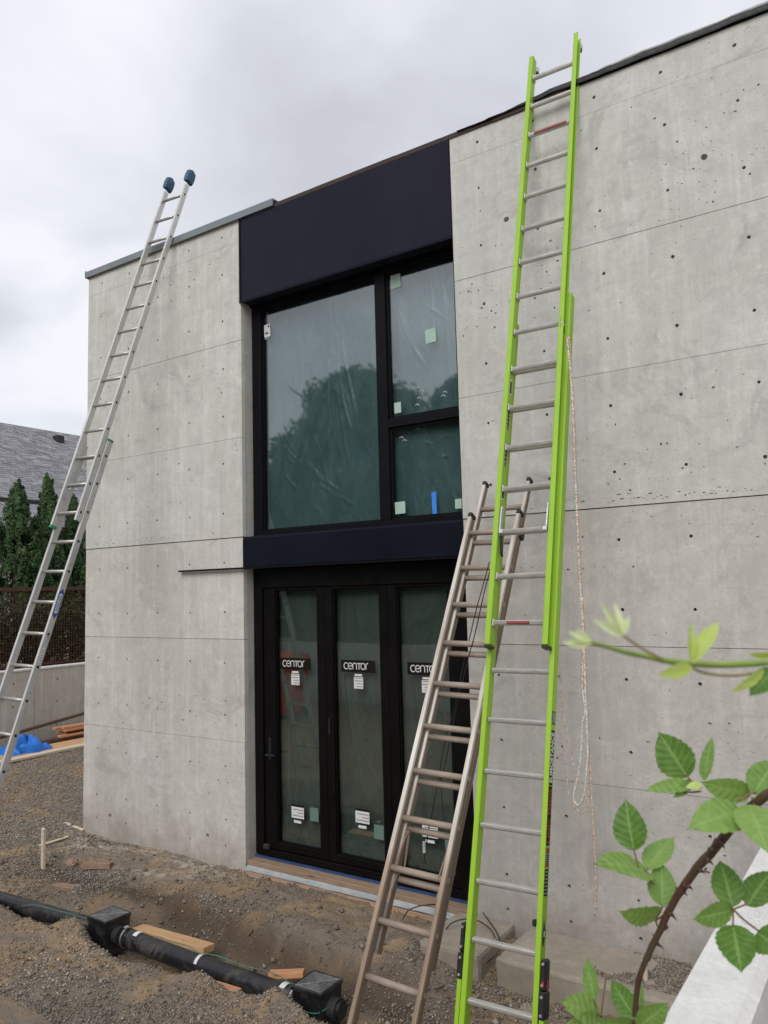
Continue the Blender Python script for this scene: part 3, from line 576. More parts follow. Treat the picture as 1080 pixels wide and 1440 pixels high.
def course(x0, x1, z0, z1, y, holes, ragged_lo=0.0, ragged_hi=0.0, depth=0.05, name='wall_course'):
    """one pour of the wall: front face with real tie holes and air voids, and its own edge thickness"""
    def edge(xa, xb, z, rag):
        n = max(2, int(abs(xb-xa)/0.02)) if rag else 8
        out = []
        for i in range(n+1):
            x = xa+(xb-xa)*i/n; dz = 0
            if rag and 0 < i < n: dz = math.copysign(1, xb-xa)*rag*(max(0, nz(x*2.3, z*5)*1.1+.25)+abs(nz(x*40, z*7))*.9*max(0, nz(x*1.3, 7)+.5)+random.uniform(-.1, .15))
            out.append((x, z+dz))
        return out
    outer = edge(x0, x1, z0+GAP.get(round(z0, 3), .001), ragged_lo)+edge(x1, x0, z1-GAP.get(round(z1, 3), .001), ragged_hi)
    pts = []; polys = []
    pts += outer; polys.append(list(range(len(outer))))
    rings = []
    for cx, cz, r, dpt, n, jit, sx, sz_ in holes:
        ring = poly_circle(cx, cz, r, n, jit, sx, sz_, random.random()*6)
        rings.append((ring, dpt, (cx, cz))); polys.append(list(range(len(pts), len(pts)+n))); pts += ring
    vo, eo, fo, ov, oe, of = delaunay_2d_cdt([Vector(p) for p in pts], [], polys, 1, 1e-6, True)
    # keep the faces inside the outer polygon that belong to no hole
    V = [(p.x, y, p.y) for p in vo]; Fc = []
    for f, o in zip(fo, of):
        if o and any(k > 0 for k in o): continue
        Fc.append(tuple(f))
    mb = MB(); mb.v = V; mb.f = Fc; mb.mi = [0]*len(Fc)
    for ring, dpt, (cx, cz) in rings:          # walls and floor of each hole
        b = len(mb.v); n = len(ring)
        mb.v += [(a, y, c) for a, c in ring]+[(cx+(a-cx)*.88, y+dpt, cz+(c-cz)*.88) for a, c in ring]
        for i in range(n):
            j = (i+1) % n; mb.f.append((b+i, b+j, b+n+j, b+n+i)); mb.mi.append(0)
        mb.f.append(tuple(b+n+i for i in range(n))); mb.mi.append(0)
    b = len(mb.v); n = len(outer)               # the edge returns
    mb.v += [(a, y, c) for a, c in outer]+[(a, y+depth, c) for a, c in outer]
    for i in range(n):
        j = (i+1) % n; mb.f.append((b+i, b+n+i, b+n+j, b+j)); mb.mi.append(0)
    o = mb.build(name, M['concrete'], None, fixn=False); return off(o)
TIE_Z = [0.15, 0.405, 0.92, 1.43, 1.945, 2.46, 2.97, 3.48, 3.995, 4.505, 5.02, 5.53, 6.04, 6.455]
BIG = [(-7.70, 0.20), (-6.14, 0.21), (-2.58, 5.69), (-1.02, 5.70)]
CLUSTERS = [(-7.35, 5.75, .25), (-7.9, 5.0, .2), (-6.7, 6.1, .3), (-6.2, 6.2, .2), (-7.7, 2.3, .3), (-6.9, 1.3, .35), (-6.1, 1.4, .3), (-5.9, .75, .35), (-7.6, 1.2, .3), (-6.7, 4.0, .4), (-6.0, 4.9, .3),
            (-2.75, 4.9, .4), (-2.9, 5.2, .25), (-1.2, 5.6, .5), (-.8, 5.9, .4), (-1.4, 3.6, .5), (-1.6, 3.25, .35), (-.7, 3.2, .3), (-.5, 2.9, .3), (-.9, 1.6, .5), (-1.8, 1.3, .5), (-2.2, 5.3, .3), (-1.9, 2.9, .25), (-.5, 1.2, .4), (-1.1, .6, .4), (-2.3, 2.9, .3)]
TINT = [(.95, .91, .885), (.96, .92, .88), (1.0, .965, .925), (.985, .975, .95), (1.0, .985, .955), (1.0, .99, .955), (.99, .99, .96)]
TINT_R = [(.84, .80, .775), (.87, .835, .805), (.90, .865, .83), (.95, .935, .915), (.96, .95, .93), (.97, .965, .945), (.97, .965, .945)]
def holes_for(x0, x1, z0, z1):
    hs = []
    def free(x, z, r): return all((x-h[0])**2+(z-h[1])**2 > (r*1.4+h[2]*1.4+.006)**2 for h in hs)
    def inside(x, z, r): return x0+r*2+.01 < x < x1-r*2-.01 and z0+r*2+.025 < z < z1-r*2-.025
    for bx, bz in BIG:
        if inside(bx, bz, .03): hs.append((bx, bz, .024, .049, 10, .12, 1, 1))
    for z in TIE_Z:
        for k in range(-12, 14):
            for base in (-7.935, -2.82):
                x = base+.5125*k
                if base < -5 and not (x < XA): continue
                if base > -5 and not (x > XB): continue
                if inside(x, z, .012) and free(x, z, .012):
                    hs.append((x+random.uniform(-.004, .004), z+random.uniform(-.006, .006), random.uniform(.0115, .0145), .049, 9, .08, 1, 1))
    for cx, cz, cr in CLUSTERS:
        for i in range(int(44*cr/.3)):
            x = random.gauss(cx, cr*.6); z = random.gauss(cz, cr*.45); r = random.choice((.0018, .002, .0025, .003, .003, .004, .005, .009))
            if inside(x, z, r) and free(x, z, r):
                hs.append((x, z, r, r*1.8, 6, .35, random.uniform(.7, 1.6), random.uniform(.7, 1.3)))
    if abs(z0-3.22) < .01:      # honeycombing just above the rough pour line
        for i in range(420):
            x = random.choice((random.gauss(-1.35, .32), random.gauss(-7.2, .6), random.gauss(-.4, .3))); z = z0+.022+abs(random.gauss(0, .028)); r = random.choice((.003, .004, .006, .008))
            if inside(x, z, r) and free(x, z, r): hs.append((x, z, r, r*1.6, 6, .35, random.uniform(1, 2.6), .7))
    for i in range(int((x1-x0)*(z1-z0)*14)):
        x = random.uniform(x0, x1); z = random.uniform(z0, z1); r = random.choice((.002, .0025, .003, .003, .0045, .007))
        if inside(x, z, r) and free(x, z, r): hs.append((x, z, r, r*1.3, 6, .35, random.uniform(.8, 1.4), 1))
    return hs
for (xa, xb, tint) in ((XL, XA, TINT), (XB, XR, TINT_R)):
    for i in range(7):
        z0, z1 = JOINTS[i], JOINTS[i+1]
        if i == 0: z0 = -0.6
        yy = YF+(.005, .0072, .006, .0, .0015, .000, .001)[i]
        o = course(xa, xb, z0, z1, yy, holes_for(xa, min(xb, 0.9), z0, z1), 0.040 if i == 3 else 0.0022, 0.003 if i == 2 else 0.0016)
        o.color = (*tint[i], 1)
# the body of the walls behind the facing pours
def body(name, *a):
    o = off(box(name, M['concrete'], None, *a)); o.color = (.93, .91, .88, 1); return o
body('wall_core', XL+.004, XA-.004, YF+.055, YF+.30, -.6, TOP-.004)
body('wall_core', XB+.004, XR, YF+.055, YF+.30, -.6, TOP-.004)
for k, (x0, x1) in enumerate(((XA-.30, XA-.001), (XB+.001, XB+.30))):
    o = body('reveal_wall', x0, x1, YF+.055, YF+.42, -.6, TOP-.01); o.color = (.80, .79, .74, 1)
body('side_wall', XL+.002, XL+.3, YF+.306, YB, -.6, TOP-.02)
body('side_wall', XR-.3, XR-.002, YF+.306, YB, -.6, TOP-.02)
body('rear_wall', XL+.306, XR-.306, YB-.3, YB, -.6, TOP-.03)
off(box('roof', M['membrane'], None, XL+.31, XR-.31, YF+.31, YB-.31, TOP-.3, TOP-.22))
# coping on the left pier and above part of the fascia
cp = MB(); cp.prism([(YF-.035, TOP-.02), (YF-.035, TOP+.052), (YF-.03, TOP+.058), (YF+.33, TOP+.075), (YF+.33, TOP+.068), (YF-.022, TOP+.046), (YF-.022, TOP-.02)], XL-.03, -5.13, 'x')
off(cp.build('coping', M['coping'], None))
cp = MB(); cp.box(XL-.03, XL-.022, YF-.035, YF+.33, TOP-.02, TOP+.07); off(cp.build('coping_end', M['coping'], None))
# plywood edge and loose roof membrane to the right of the coping
pe = MB()
for a, b in zip(np.arange(-5.12, -2.2, .49), list(np.arange(-5.12, -2.2, .49)[1:])+[-2.0]):
    dz = .008*nz(a*2, 1); pe.box(a, b-.004, YF-.012+.006*nz(a*3, 5), YF+.25, TOP-.028+dz*.3, TOP+.012+dz)
off(pe.build('plywood_strip', M['plywood_edge'], None))
def wavy(x0, x1, zf, thick, y0, mat, name, dy=.0):
    xs_ = np.linspace(x0, x1, 140); mb = MB()
    for x in xs_:
        z = zf(x); t = thick(x)
        sag = .012*nz(x*5, 2)+.006*nz(x*17, 3)
        mb.v += [(x, YF+.3, z+.02), (x, y0+sag, z+t), (x, y0-.012+sag, z+t*.5), (x, y0-.006+sag*.6, z)]
    for i in range(len(xs_)-1):
        for k in range(3): mb.f.append((4*i+k, 4*i+k+1, 4*i+4+k+1, 4*i+4+k)); mb.mi.append(0)
    return off(mb.build(name, mat, None, smooth=True))
zf = lambda x: TOP+.004+.020*nz(x*1.6, 9)+.009*nz(x*6, 4)
wavy(-3.0, XR, zf, lambda x: (.030+.014*nz(x*2, 8)+.02*max(0, min(1, (x+2.6)/1.2)))*max(.1, min(1, (x+3.0)/.9)), YF-.02, M['membrane'], 'roof_membrane')
wavy(-2.3, XR, lambda x: zf(x)+.035+.014*max(0, min(1, (x+2.3)/.8)), lambda x: (.022+.012*nz(x*3, 2))*max(.05, min(1, (x+2.3)/.8)), YF-.012, M['membrane_grey'], 'membrane_underlay')
# dark fascia panel
fp = MB(); fp.bbox(XA+.006, XB-.006, YF-.012, YF+.17, 5.675, 6.575, bv=.004); off(fp.build('fascia_panel', M['fascia'], None))
fp = MB(); fp.box(XA-.006, XA+.016, YF-.020, YF-.0125, 5.662, 6.585); fp.box(XA+.0165, XB-.006, YF-.020, YF-.0125, 5.662, 5.686)
off(fp.build('fascia_trim', M['spandrel'], None))

# --- tall window
YG = YF+.20
def part(name, mat, *a, bv=0.0): return off(box(name, mat, None, *a, bv=bv))
# the window frame is one part; panes, films, beads and stickers are its sub-parts
def sub(o, parent): o.parent = parent; return o
wf = MB()
for a in ((XA+.004, -5.49, 3.22, 5.70), (-3.17, XB-.004, 3.22, 5.70), (-5.489, -3.171, 3.22, 3.285), (-5.489, -3.171, 5.612, 5.70), (-4.032, -3.915, 3.286, 5.611), (-3.914, -3.171, 4.135, 4.215)):
    wf.bbox(a[0], a[1], YG-.045, YG+.06, a[2], a[3], bv=.003)
wf.box(XA+.004, XB-.004, YG-.075, YG-.0455, 5.652, 5.70)
window = off(wf.build('window_frame', M['black_metal'], None))
def wsub(name, mat, *a, bv=0): return sub(box(name, mat, None, *a, bv=bv), window)
def bead(x0, x1, z0, z1, par, mat, w=.016, y0=-.020, y1=-.004):
    mb = MB()
    for a in ((x0, x0+w, z0, z1), (x1-w, x1, z0, z1), (x0+w+.0005, x1-w-.0005, z0, z0+w), (x0+w+.0005, x1-w-.0005, z1-w, z1)):
        mb.box(a[0], a[1], YG+y0, YG+y1, a[2], a[3])
    return sub(mb.build('bead', mat, None), par)
PANES = [(-5.49, -4.032, 3.285, 5.612), (-3.915, -3.17, 4.215, 5.612), (-3.915, -3.17, 3.285, 4.135)]
for k, (x0, x1, z0, z1) in enumerate(PANES):
    bead(x0+.001, x1-.001, z0+.001, z1-.001, window, M['black_metal'], .020 if k else .012)
    wsub('pane', M['glass'], x0+.002, x1-.002, YG, YG+.006, z0+.002, z1-.002)
def film(x0, x1, z0, z1, y, mat, par, seed, folds, sag=.03, nx=150, nzv=170):
    """wrinkled polythene sheet hung behind the glass; folds = list of (xa,za,xb,zb,width,height)"""
    xs_, zs_ = np.meshgrid(np.linspace(x0, x1, nx), np.linspace(z0, z1, nzv)); d = np.zeros_like(xs_)
    d += (fbm(xs_*3+(z1-zs_)*.5, zs_*.8, 1.2, 3, seed)-.5)*sag
    d += (fbm(xs_*5+zs_, zs_*1.3+xs_, 2.6, 3, seed+4)-.5)*sag*.35
    fd = np.zeros_like(xs_)
    for xa, za, xb, zb, w, h in folds:
        L2 = (xb-xa)**2+(zb-za)**2; t = np.clip(((xs_-xa)*(xb-xa)+(zs_-za)*(zb-za))/L2, 0, 1)
        bx = xa+(xb-xa)*t; bz = za+(zb-za)*t; bend = .03*np.sin(t*5+xa*9)
        r = np.hypot(xs_-bx-bend, zs_-bz); fd = np.maximum(fd, h*np.exp(-(r/w)**2)*np.sin(np.clip(t, .03, .97)*np.pi)**.5)
    d -= fd*1.3
    V = np.stack([xs_, y+d, zs_], -1).reshape(-1, 3); ii = np.arange(nx*nzv).reshape(nzv, nx)
    F = np.stack([ii[:-1, :-1], ii[:-1, 1:], ii[1:, 1:], ii[1:, :-1]], -1).reshape(-1, 4)
    o = link('plastic_film', np_mesh('plastic_film', V, F, None, True), mat); return sub(o, par)
rf = random.Random(5); folds = []
for i in range(26):
    xt = rf.uniform(-4.75, -4.35); zt = rf.uniform(4.9, 5.45); xb = rf.uniform(-5.45, -4.1); zb = rf.uniform(3.35, 4.2)
    folds.append((xt, zt, xb, zb, rf.uniform(.006, .016), rf.uniform(.006, .016)))
for i in range(8): folds.append((rf.uniform(-5.45, -4.9), rf.uniform(3.6, 4.3), rf.uniform(-5.0, -4.3), rf.uniform(3.3, 3.5), .012, .012))
for i in range(7): folds.append((rf.uniform(-5.3, -4.6), rf.uniform(4.8, 5.4), rf.uniform(-4.9, -4.2), rf.uniform(5.1, 5.55), .010, .007))
film(-5.52, -4.0, 3.26, 5.64, YG+.075, M['film'], window, 3, folds, .035)
folds = [(-3.85, 5.3, -3.5, 4.5, .01, .010), (-3.8, 5.55, -3.2, 4.9, .012, .012), (-3.4, 5.5, -3.25, 4.3, .01, .008), (-3.5, 5.6, -3.5, 4.25, .006, .010), (-3.88, 4.9, -3.3, 5.35, .01, .008), (-3.9, 3.95, -3.2, 4.02, .009, .010), (-3.9, 3.75, -3.2, 3.85, .008, .008), (-3.85, 4.08, -3.4, 3.9, .01, .010), (-3.5, 3.6, -3.2, 3.35, .01, .01)]
film(-3.95, -3.12, 3.26, 5.64, YG+.075, M['film'], window, 11, folds, .035, 90, 170)
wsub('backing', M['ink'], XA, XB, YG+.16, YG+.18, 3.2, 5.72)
YS = YG-.0035
def sticker(par, mat, x0, x1, z0, z1, tilt=0.0, name='sticker', y=YS):
    cx, cz = (x0+x1)/2, (z0+z1)/2; mb = MB(); c, s = math.cos(tilt), math.sin(tilt)
    q = [(cx+c*(a-cx)-s*(b-cz), cz+s*(a-cx)+c*(b-cz)) for a, b in ((x0, z0), (x1, z0), (x1, z1), (x0, z1))]
    mb.prism(q, y, y+.0008, 'y'); return sub(mb.build(name, mat, None), par)
st = sticker(window, M['label_white'], -5.47, -5.385, 5.32, 5.455, .03)
sticker(window, M['ink'], -5.455, -5.435, 5.35, 5.372, 0, 'sticker_print', YS-.0012); sticker(window, M['ink'], -5.430, -5.40, 5.35, 5.358, 0, 'sticker_print', YS-.0012)
sticker(window, M['ink'], -5.418, -5.398, 5.42, 5.44, .3, 'sticker_print', YS-.0012); sticker(window, M['ink'], -5.43, -5.423, 5.352, 5.385, 0, 'sticker_print', YS-.0012)
sticker(window, M['label_grey'], -5.46, -5.40, 5.295, 5.315, .02)
for a in ((-3.868, -3.76, 5.46, 5.60, .04), (-3.51, -3.40, 4.862, 4.99, .05), (-3.868, -3.795, 4.27, 4.37, .02), (-3.89, -3.78, 3.335, 3.445, .03), (-3.265, -3.19, 3.335, 3.42, .0)):
    sticker(window, M['label_mint'], *a[:4], a[4])
tp = MB(); tp.prism([(-3.50, 3.50), (-3.452, 3.505), (-3.450, 3.30), (-3.462, 3.275), (-3.478, 3.29), (-3.495, 3.28)], YS-.001, YS, 'y')
sub(tp.build('blue_tape', M['tape_blue'], None), window)
for x, z in ((-3.60, 4.36), (-3.57, 4.42), (-3.62, 4.30), (-3.35, 4.34), (-3.33, 4.37), (-3.80, 4.02), (-3.77, 3.99)):       # chalk-like glazier's scribbles
    mb = MB(); mb.tube([(x+.022*math.cos(a), YS, z+.022*math.sin(a)) for a in np.linspace(.3, 2.6, 6)], .0025, 5); sub(mb.build('chalk_mark', M['print_white'], None), window)
# reveal trim left of the window, spandrel and the long thin flashing strip
part('spandrel_panel', M['spandrel'], XA+.004, XB-.004, YF-.008, YF+.19, 2.915, 3.198, bv=.003)
part('sill_flashing', M['fascia'], XA+.004, XB-.004, YF-.003, YF+.15, 3.200, 3.218)
part('flashing_strip', M['black_metal'], -6.52, XB+.02, YF-.045, YF-.012, 2.893, 2.911)

# --- folding glass doors
dz0 = 0.09
fr = MB()
for a in ((XA+.004, -5.50, dz0, 2.89), (-3.30, XB-.004, dz0, 2.89), (-5.499, -3.301, 2.70, 2.89), (-5.499, -3.301, dz0, .15)):
    fr.bbox(a[0], a[1], YG-.055, YG+.08, a[2], a[3], bv=.003)
off(fr.build('door_frame', M['door_black'], None))
def stroke(mb, pts, w, y):
    P = [Vector(p) for p in pts]; L = []; Rr_ = []
    for i, p in enumerate(P):
        t = (P[min(i+1, len(P)-1)]-P[max(i-1, 0)]).normalized(); n_ = Vector((-t.y, t.x)); L.append(p+n_*w/2); Rr_.append(p-n_*w/2)
    for i in range(len(P)-1):
        mb.quad((L[i].x, y, L[i].y), (Rr_[i].x, y, Rr_[i].y), (Rr_[i+1].x, y, Rr_[i+1].y), (L[i+1].x, y, L[i+1].y))
def arc(cx, cy, rx, ry, a0, a1, n=14): return [(cx+rx*math.cos(R(a0+(a1-a0)*k/n)), cy+ry*math.sin(R(a0+(a1-a0)*k/n))) for k in range(n+1)]
def centor(x, z, h, y):
    """the maker's word: lower-case c e n, a small capital T, o r; strokes of one width"""
    mb = MB(); w = h*.13; g = h*.72; r = h/2
    stroke(mb, arc(x+r*.82, z+r*.95, r*.82, r*.92, 50, 310), w, y); x += g*1.10
    stroke(mb, arc(x+r*.8, z+r*.95, r*.78, r*.92, 0, 312), w, y); stroke(mb, [(x+r*.05, z+r*.95), (x+r*1.62, z+r*.95)], w*.9, y); x += g*1.22
    stroke(mb, [(x, z), (x, z+r*1.2)]+arc(x+r*.68, z+r*1.15, r*.68, r*.72, 180, 0, 10)+[(x+r*1.36, z)], w, y); x += g*.98
    stroke(mb, [(x+r*.15, z+h*.89), (x+r*1.6, z+h*.89)], w, y); stroke(mb, [(x+r*.88, z+h*.89), (x+r*.88, z)], w, y); x += g*1.10
    stroke(mb, arc(x+r*.75, z+r*.95, r*.78, r*.92, 0, 360, 20), w, y); x += g*1.28
    stroke(mb, [(x, z), (x, z+r*1.15)]+arc(x+r*.62, z+r*1.15, r*.62, r*.72, 180, 85, 6)+[(x+r*.8, z+r*1.87)], w, y)
    return mb
leaves = [(-5.496, -4.712, -5.345, -4.805), (-4.708, -3.990, -4.62, -4.075), (-3.986, -3.304, -3.89, -3.36)]
for k, (x0, x1, gx0, gx1) in enumerate(leaves):
    mb = MB(); zb, zt, gb, gt = .155, 2.696, .225, 2.673
    for a in ((x0, gx0, zb, zt), (gx1, x1, zb, zt), (gx0+.0005, gx1-.0005, zb, gb), (gx0+.0005, gx1-.0005, gt, zt)):
        mb.bbox(a[0], a[1], YG-.035, YG+.035, a[2], a[3], bv=.003)
    dl = off(mb.build('door_leaf', M['door_black'], None))
    bead(gx0+.001, gx1-.001, gb+.001, gt-.001, dl, M['door_black'], .012)
    sub(box('pane', M['glass_door'], None, gx0+.002, gx1-.002, YG, YG+.006, gb+.002, gt-.002), dl)
    fo_ = [(rf.uniform(gx0, gx1), rf.uniform(1.2, 2.6), rf.uniform(gx0, gx1), rf.uniform(.3, 1.3), rf.uniform(.006, .014), rf.uniform(.005, .012)) for i in range(9)]
    film(gx0-.02, gx1+.02, gb-.02, gt+.02, YG+.07, M['film_door'], dl, 40+k, fo_, .03, 70, 170)
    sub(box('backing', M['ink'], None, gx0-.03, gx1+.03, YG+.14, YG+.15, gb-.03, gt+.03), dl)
    # dark name plate, small paper labels, paler glazing sticker
    px = (-5.305, -4.545, -3.805)[k]; pw = .385; pz0, pz1 = 1.892, 2.002
    sticker(dl, M['ink'], px, px+pw, pz0, pz1, 0, 'name_plate')
    cm = centor(px+.034, pz0+.026, .062, YS-.0012); sub(cm.build('lettering', M['print_white'], None, fixn=False), dl)
    lx = (-5.165, -4.40, -3.66)[k]
    sticker(dl, M['label_white'], lx+.01, lx+.095, 1.858, 1.876); sticker(dl, M['label_white'], lx, lx+.105, 1.742, 1.850)
    for q in range(4): sticker(dl, M['label_grey'], lx+(.03 if q < 2 else .008), lx+.098, 1.757+q*.026, 1.765+q*.026, 0, 'sticker_print', YS-.0012)
    bx, bz = ((-5.185, .475), (-4.415, .535), (-3.70, .515))[k]
    sticker(dl, M['label_white'], bx, bx+.155, bz, bz+.105); sticker(dl, M['ink'], bx, bx+.155, bz+.107, bz+.125, 0, 'sticker_print')
    for q in range(3): sticker(dl, M['label_grey'], bx+(.01, .075, .02)[q], bx+.148, bz+.02+q*.028, bz+.028+q*.028, 0, 'sticker_print', YS-.0012)
    sticker(dl, M['label_white'], bx+.03, bx+.12, bz-.045, bz-.02)
    mx_, mz_ = ((-4.955, .475), (-4.21, .42), (-3.475, .44))[k]
    sticker(dl, M['label_mint_dim'], mx_, mx_+.105, mz_, mz_+.125)
    if k == 0:
        hm = MB(); hm.bbox(-5.44, -5.405, YG-.045, YG-.034, 1.0, 1.22, bv=.003); hm.tube([(-5.422, YG-.04, 1.06), (-5.422, YG-.095, 1.06), (-5.43, YG-.10, 1.06), (-5.31, YG-.10, 1.065)], .0095, 8)
        sub(hm.build('handle', M['black_plastic'], None), dl)
        hm = MB(); hm.bbox(-5.50, -5.43, YG-.075, YG-.036, .15, .195, bv=.005); sub(hm.build('hinge', M['rubber'], None), dl)
    if k == 1:
        hm = MB(); hm.bbox(-4.685, -4.665, YG-.043, YG-.034, 1.30, 1.46, bv=.003); sub(hm.build('latch', M['black_plastic'], None), dl)
# threshold: blue strip, timbers and flashing sheets
part('blue_strip', M['strip_blue'], XA+.01, -3.1, YG-.075, YG-.056, .064, .080)
part('sill_timber', M['lumber_old'], XA+.01, -3.1, YF+.012, YG+.08, -.06, .0605, bv=.004)
sh = MB(); xs_ = np.linspace(XA+.02, -2.98, 60)
for x in xs_:
    w = .006*nz(x*7, 1); sh.v += [(x, YF+.008+.3*w, .018+.010*nz(x*5, 4)), (x, YF-.018+w, -.004+.006*nz(x*9, 7)), (x, YF-.046, -.010+.005*nz(x*6, 9))]
for i in range(59):
    for q in range(2): sh.f.append((3*i+q, 3*i+q+1, 3*i+3+q+1, 3*i+3+q)); sh.mi.append(0)
off(sh.build('flashing_sheet', M['sheet'], None, smooth=True))
part('sill_timber', M['lumber_mid'], XA+.0, -4.36, YF-.130, YF-.047, -.085, -.012, bv=.004)
part('sill_timber', M['lumber_mid'], -4.355, -2.86, YF-.135, YF-.052, -.088, -.012, bv=.004)
# ================================================================== FOOTINGS AND LOW WALLS
def rough_block(name, label, cat, x0, x1, y0, y1, z0, z1, mat, n=14, amp=.006):
    bm = bmesh.new(); bmesh.ops.create_cube(bm, size=1)
    bmesh.ops.subdivide_edges(bm, edges=bm.edges[:], cuts=n, use_grid_fill=True)
    sc = Vector((x1-x0, y1-y0, z1-z0))
    for v in bm.verts:
        p = Vector((x0+(v.co.x+.5)*sc.x, y0+(v.co.y+.5)*sc.y, z0+(v.co.z+.5)*sc.z))
        e_ = sum(1 for k in range(3) if abs(abs(v.co[k])-.5) < 1e-4)
        d = Vector((nz(p.x*4, p.y*4, p.z*4), nz(p.x*4+9, p.y*4, p.z*4), nz(p.x*4, p.y*4+9, p.z*4)))*amp
        d += Vector((nz(p.x*18, p.y*18, p.z*18), nz(p.x*18+9, p.y*18, p.z*18), nz(p.x*18, p.y*18+9, p.z*18)))*amp*.6
        if e_ >= 2:
            c = Vector(((x0+x1)/2, (y0+y1)/2, (z0+z1)/2)); q = (c-p); q = Vector((math.copysign(1, q.x) if abs(abs(v.co.x)-.5) < 1e-4 else 0, math.copysign(1, q.y) if abs(abs(v.co.y)-.5) < 1e-4 else 0, math.copysign(1, q.z) if abs(abs(v.co.z)-.5) < 1e-4 else 0))
            d += q*.007
        v.co = p+d
    me = bpy.data.meshes.new(name); bm.to_mesh(me); bm.free(); me.update()
    return tag(link(name, me, mat), label, cat)
rough_block('concrete_footing', 'concrete footing slab beside the door sill, left of the gap', 'footing', -3.25, -2.76, 5.17, YF-.002, -.42, .055, M['concrete_footing'])
rough_block('concrete_footing', 'long concrete footing ledge at the wall foot behind the green ladder', 'footing', -2.64, -.70, 5.20, YF-.002, -.42, .06, M['concrete_footing'], 22)
# damp gravel lying on the long ledge
def onledge(n, x0, x1, y0, y1, zz, sz):
    xs = np.random.uniform(x0, x1, n); ys = np.random.uniform(y0, y1, n); k = fbm(xs, ys, 4, 3, 77) > .47; xs, ys = xs[k], ys[k]
    return xs, ys, np.random.lognormal(math.log(sz), .3, len(xs))
xs, ys, sz = onledge(5200, -2.1, -.72, 5.30, 5.78, .06, .010)
_H = H; H = lambda x, y: np.full(np.shape(x), .064)
tag(stones('gravel', xs, ys, sz, np.random.beta(2, 2.6, len(xs))), 'damp gravel spilled over the long footing ledge', 'gravel', kind='stuff')
H = _H
pk = MB(); pk.tube([(-1.66, 5.42, .06), (-1.66, 5.42, .155)], [.019, .019], 10); pk.tube([(-1.66, 5.42, .156), (-1.66, 5.42, .178)], [.024, .022], 10)
tag(pk.build('pipe_stub', M['lumber_pale']), 'short pale pipe stub sticking up from the footing ledge', 'pipe')

rw_top = 1.40
def retaining(name, label, poly, x0, x1, y0, y1, z0, ztop, mat, chamfer='x1'):
    mb = MB()
    if chamfer == 'x1':
        mb.prism([(x0, z0), (x0, ztop-.004), (x0+.004, ztop), (x1-.030, ztop), (x1, ztop-.028), (x1, z0)], y0, y1, 'y')
    return tag(mb.build(name, mat), label, 'wall')
# top edge lines lie 1.25 below the camera
retaining('retaining_wall', 'pale concrete retaining wall with bevelled edge running up to the house', None, -.694, -.488, -3.0, YF-.004, -.5, rw_top, M['concrete_pale'])
mb = MB(); mb.bbox(-22, -.70, -3.21, -3.0, -.5, rw_top, bv=.006)
tag(mb.build('retaining_wall', M['concrete_pale']), 'long grey retaining wall across the yard facing the doors', 'wall')
# planted ground beyond them
g2 = MB(); g2.quad((-.488, -3, .95), (40, -3, .95), (40, YF, .95), (-.488, YF, .95)); tag(g2.build('planting_ground', M['dirt']), 'soil of the raised bed beside the pale wall', kind='structure')
g3 = MB(); g3.quad((-60, -60, 1.25), (40, -60, 1.25), (40, -3.22, 1.25), (-60, -3.22, 1.25)); tag(g3.build('upper_ground', M['dirt']), 'upper ground beyond the yard wall', kind='structure')
g4 = MB(); g4.quad((-90, -3.2, 1.28), (-13.42, -3.2, 1.28), (-13.42, 60, 1.28), (-90, 60, 1.28)); tag(g4.build('garden_ground', M['dirt']), 'higher garden ground beyond the low wall', kind='structure')

# left boundary wall with tie holes, in three pours
lw = empty('boundary_wall', (-13.2, 10, 0)); tag(lw, 'low board-formed concrete wall with pale top behind the silver ladder', 'wall')
for (ya, yb) in ((-3.0, 4.2), (4.206, 8.33), (8.336, 12.6), (12.606, 20)):
    mb = MB(); z1 = rw_top-.025
    pts = [Vector((ya, -.5)), Vector((yb, -.5)), Vector((yb, z1)), Vector((ya, z1))]; polys = [[0, 1, 2, 3]]; rings = []
    for yy in np.arange(ya+.45, yb-.2, .82):
        for zz in (.35, .78, 1.17):
            ring = poly_circle(yy, zz, .018, 8); rings.append(ring); polys.append(list(range(len(pts), len(pts)+8))); pts += [Vector(p) for p in ring]
    vo, eo, fo, ov, oe, of = delaunay_2d_cdt(pts, [], polys, 1, 1e-6, True)
    mb.v = [(-13.20, p.x, p.y) for p in vo]; mb.f = [tuple(f) for f, o in zip(fo, of) if not any(k > 0 for k in o)]; mb.mi = [0]*len(mb.f)
    for ring in rings:
        b = len(mb.v); mb.v += [(-13.20, a, c) for a, c in ring]+[(-13.24, a, c) for a, c in ring]
        for i in range(8): j = (i+1) % 8; mb.f.append((b+i, b+j, b+8+j, b+8+i)); mb.mi.append(0)
        mb.f.append(tuple(b+8+i for i in range(8))); mb.mi.append(0)
    mb.box(-13.40, -13.245, ya, yb, -.5, z1)
    mb.quad((-13.2, ya, z1), (-13.2, yb, z1), (-13.245, yb, z1), (-13.245, ya, z1))
    o = mb.build('wall_panel', M['concrete_yard'], None, fixn=False); o.parent = lw; o.matrix_parent_inverse = Matrix.Translation((13.2, -10, 0))
mb = MB(); mb.bbox(-13.41, -13.19, -3, 20, rw_top-.024, rw_top+.012, bv=.006)
o = mb.build('wall_cap', M['concrete_pale'], None); o.parent = lw; o.matrix_parent_inverse = Matrix.Translation((13.2, -10, 0))
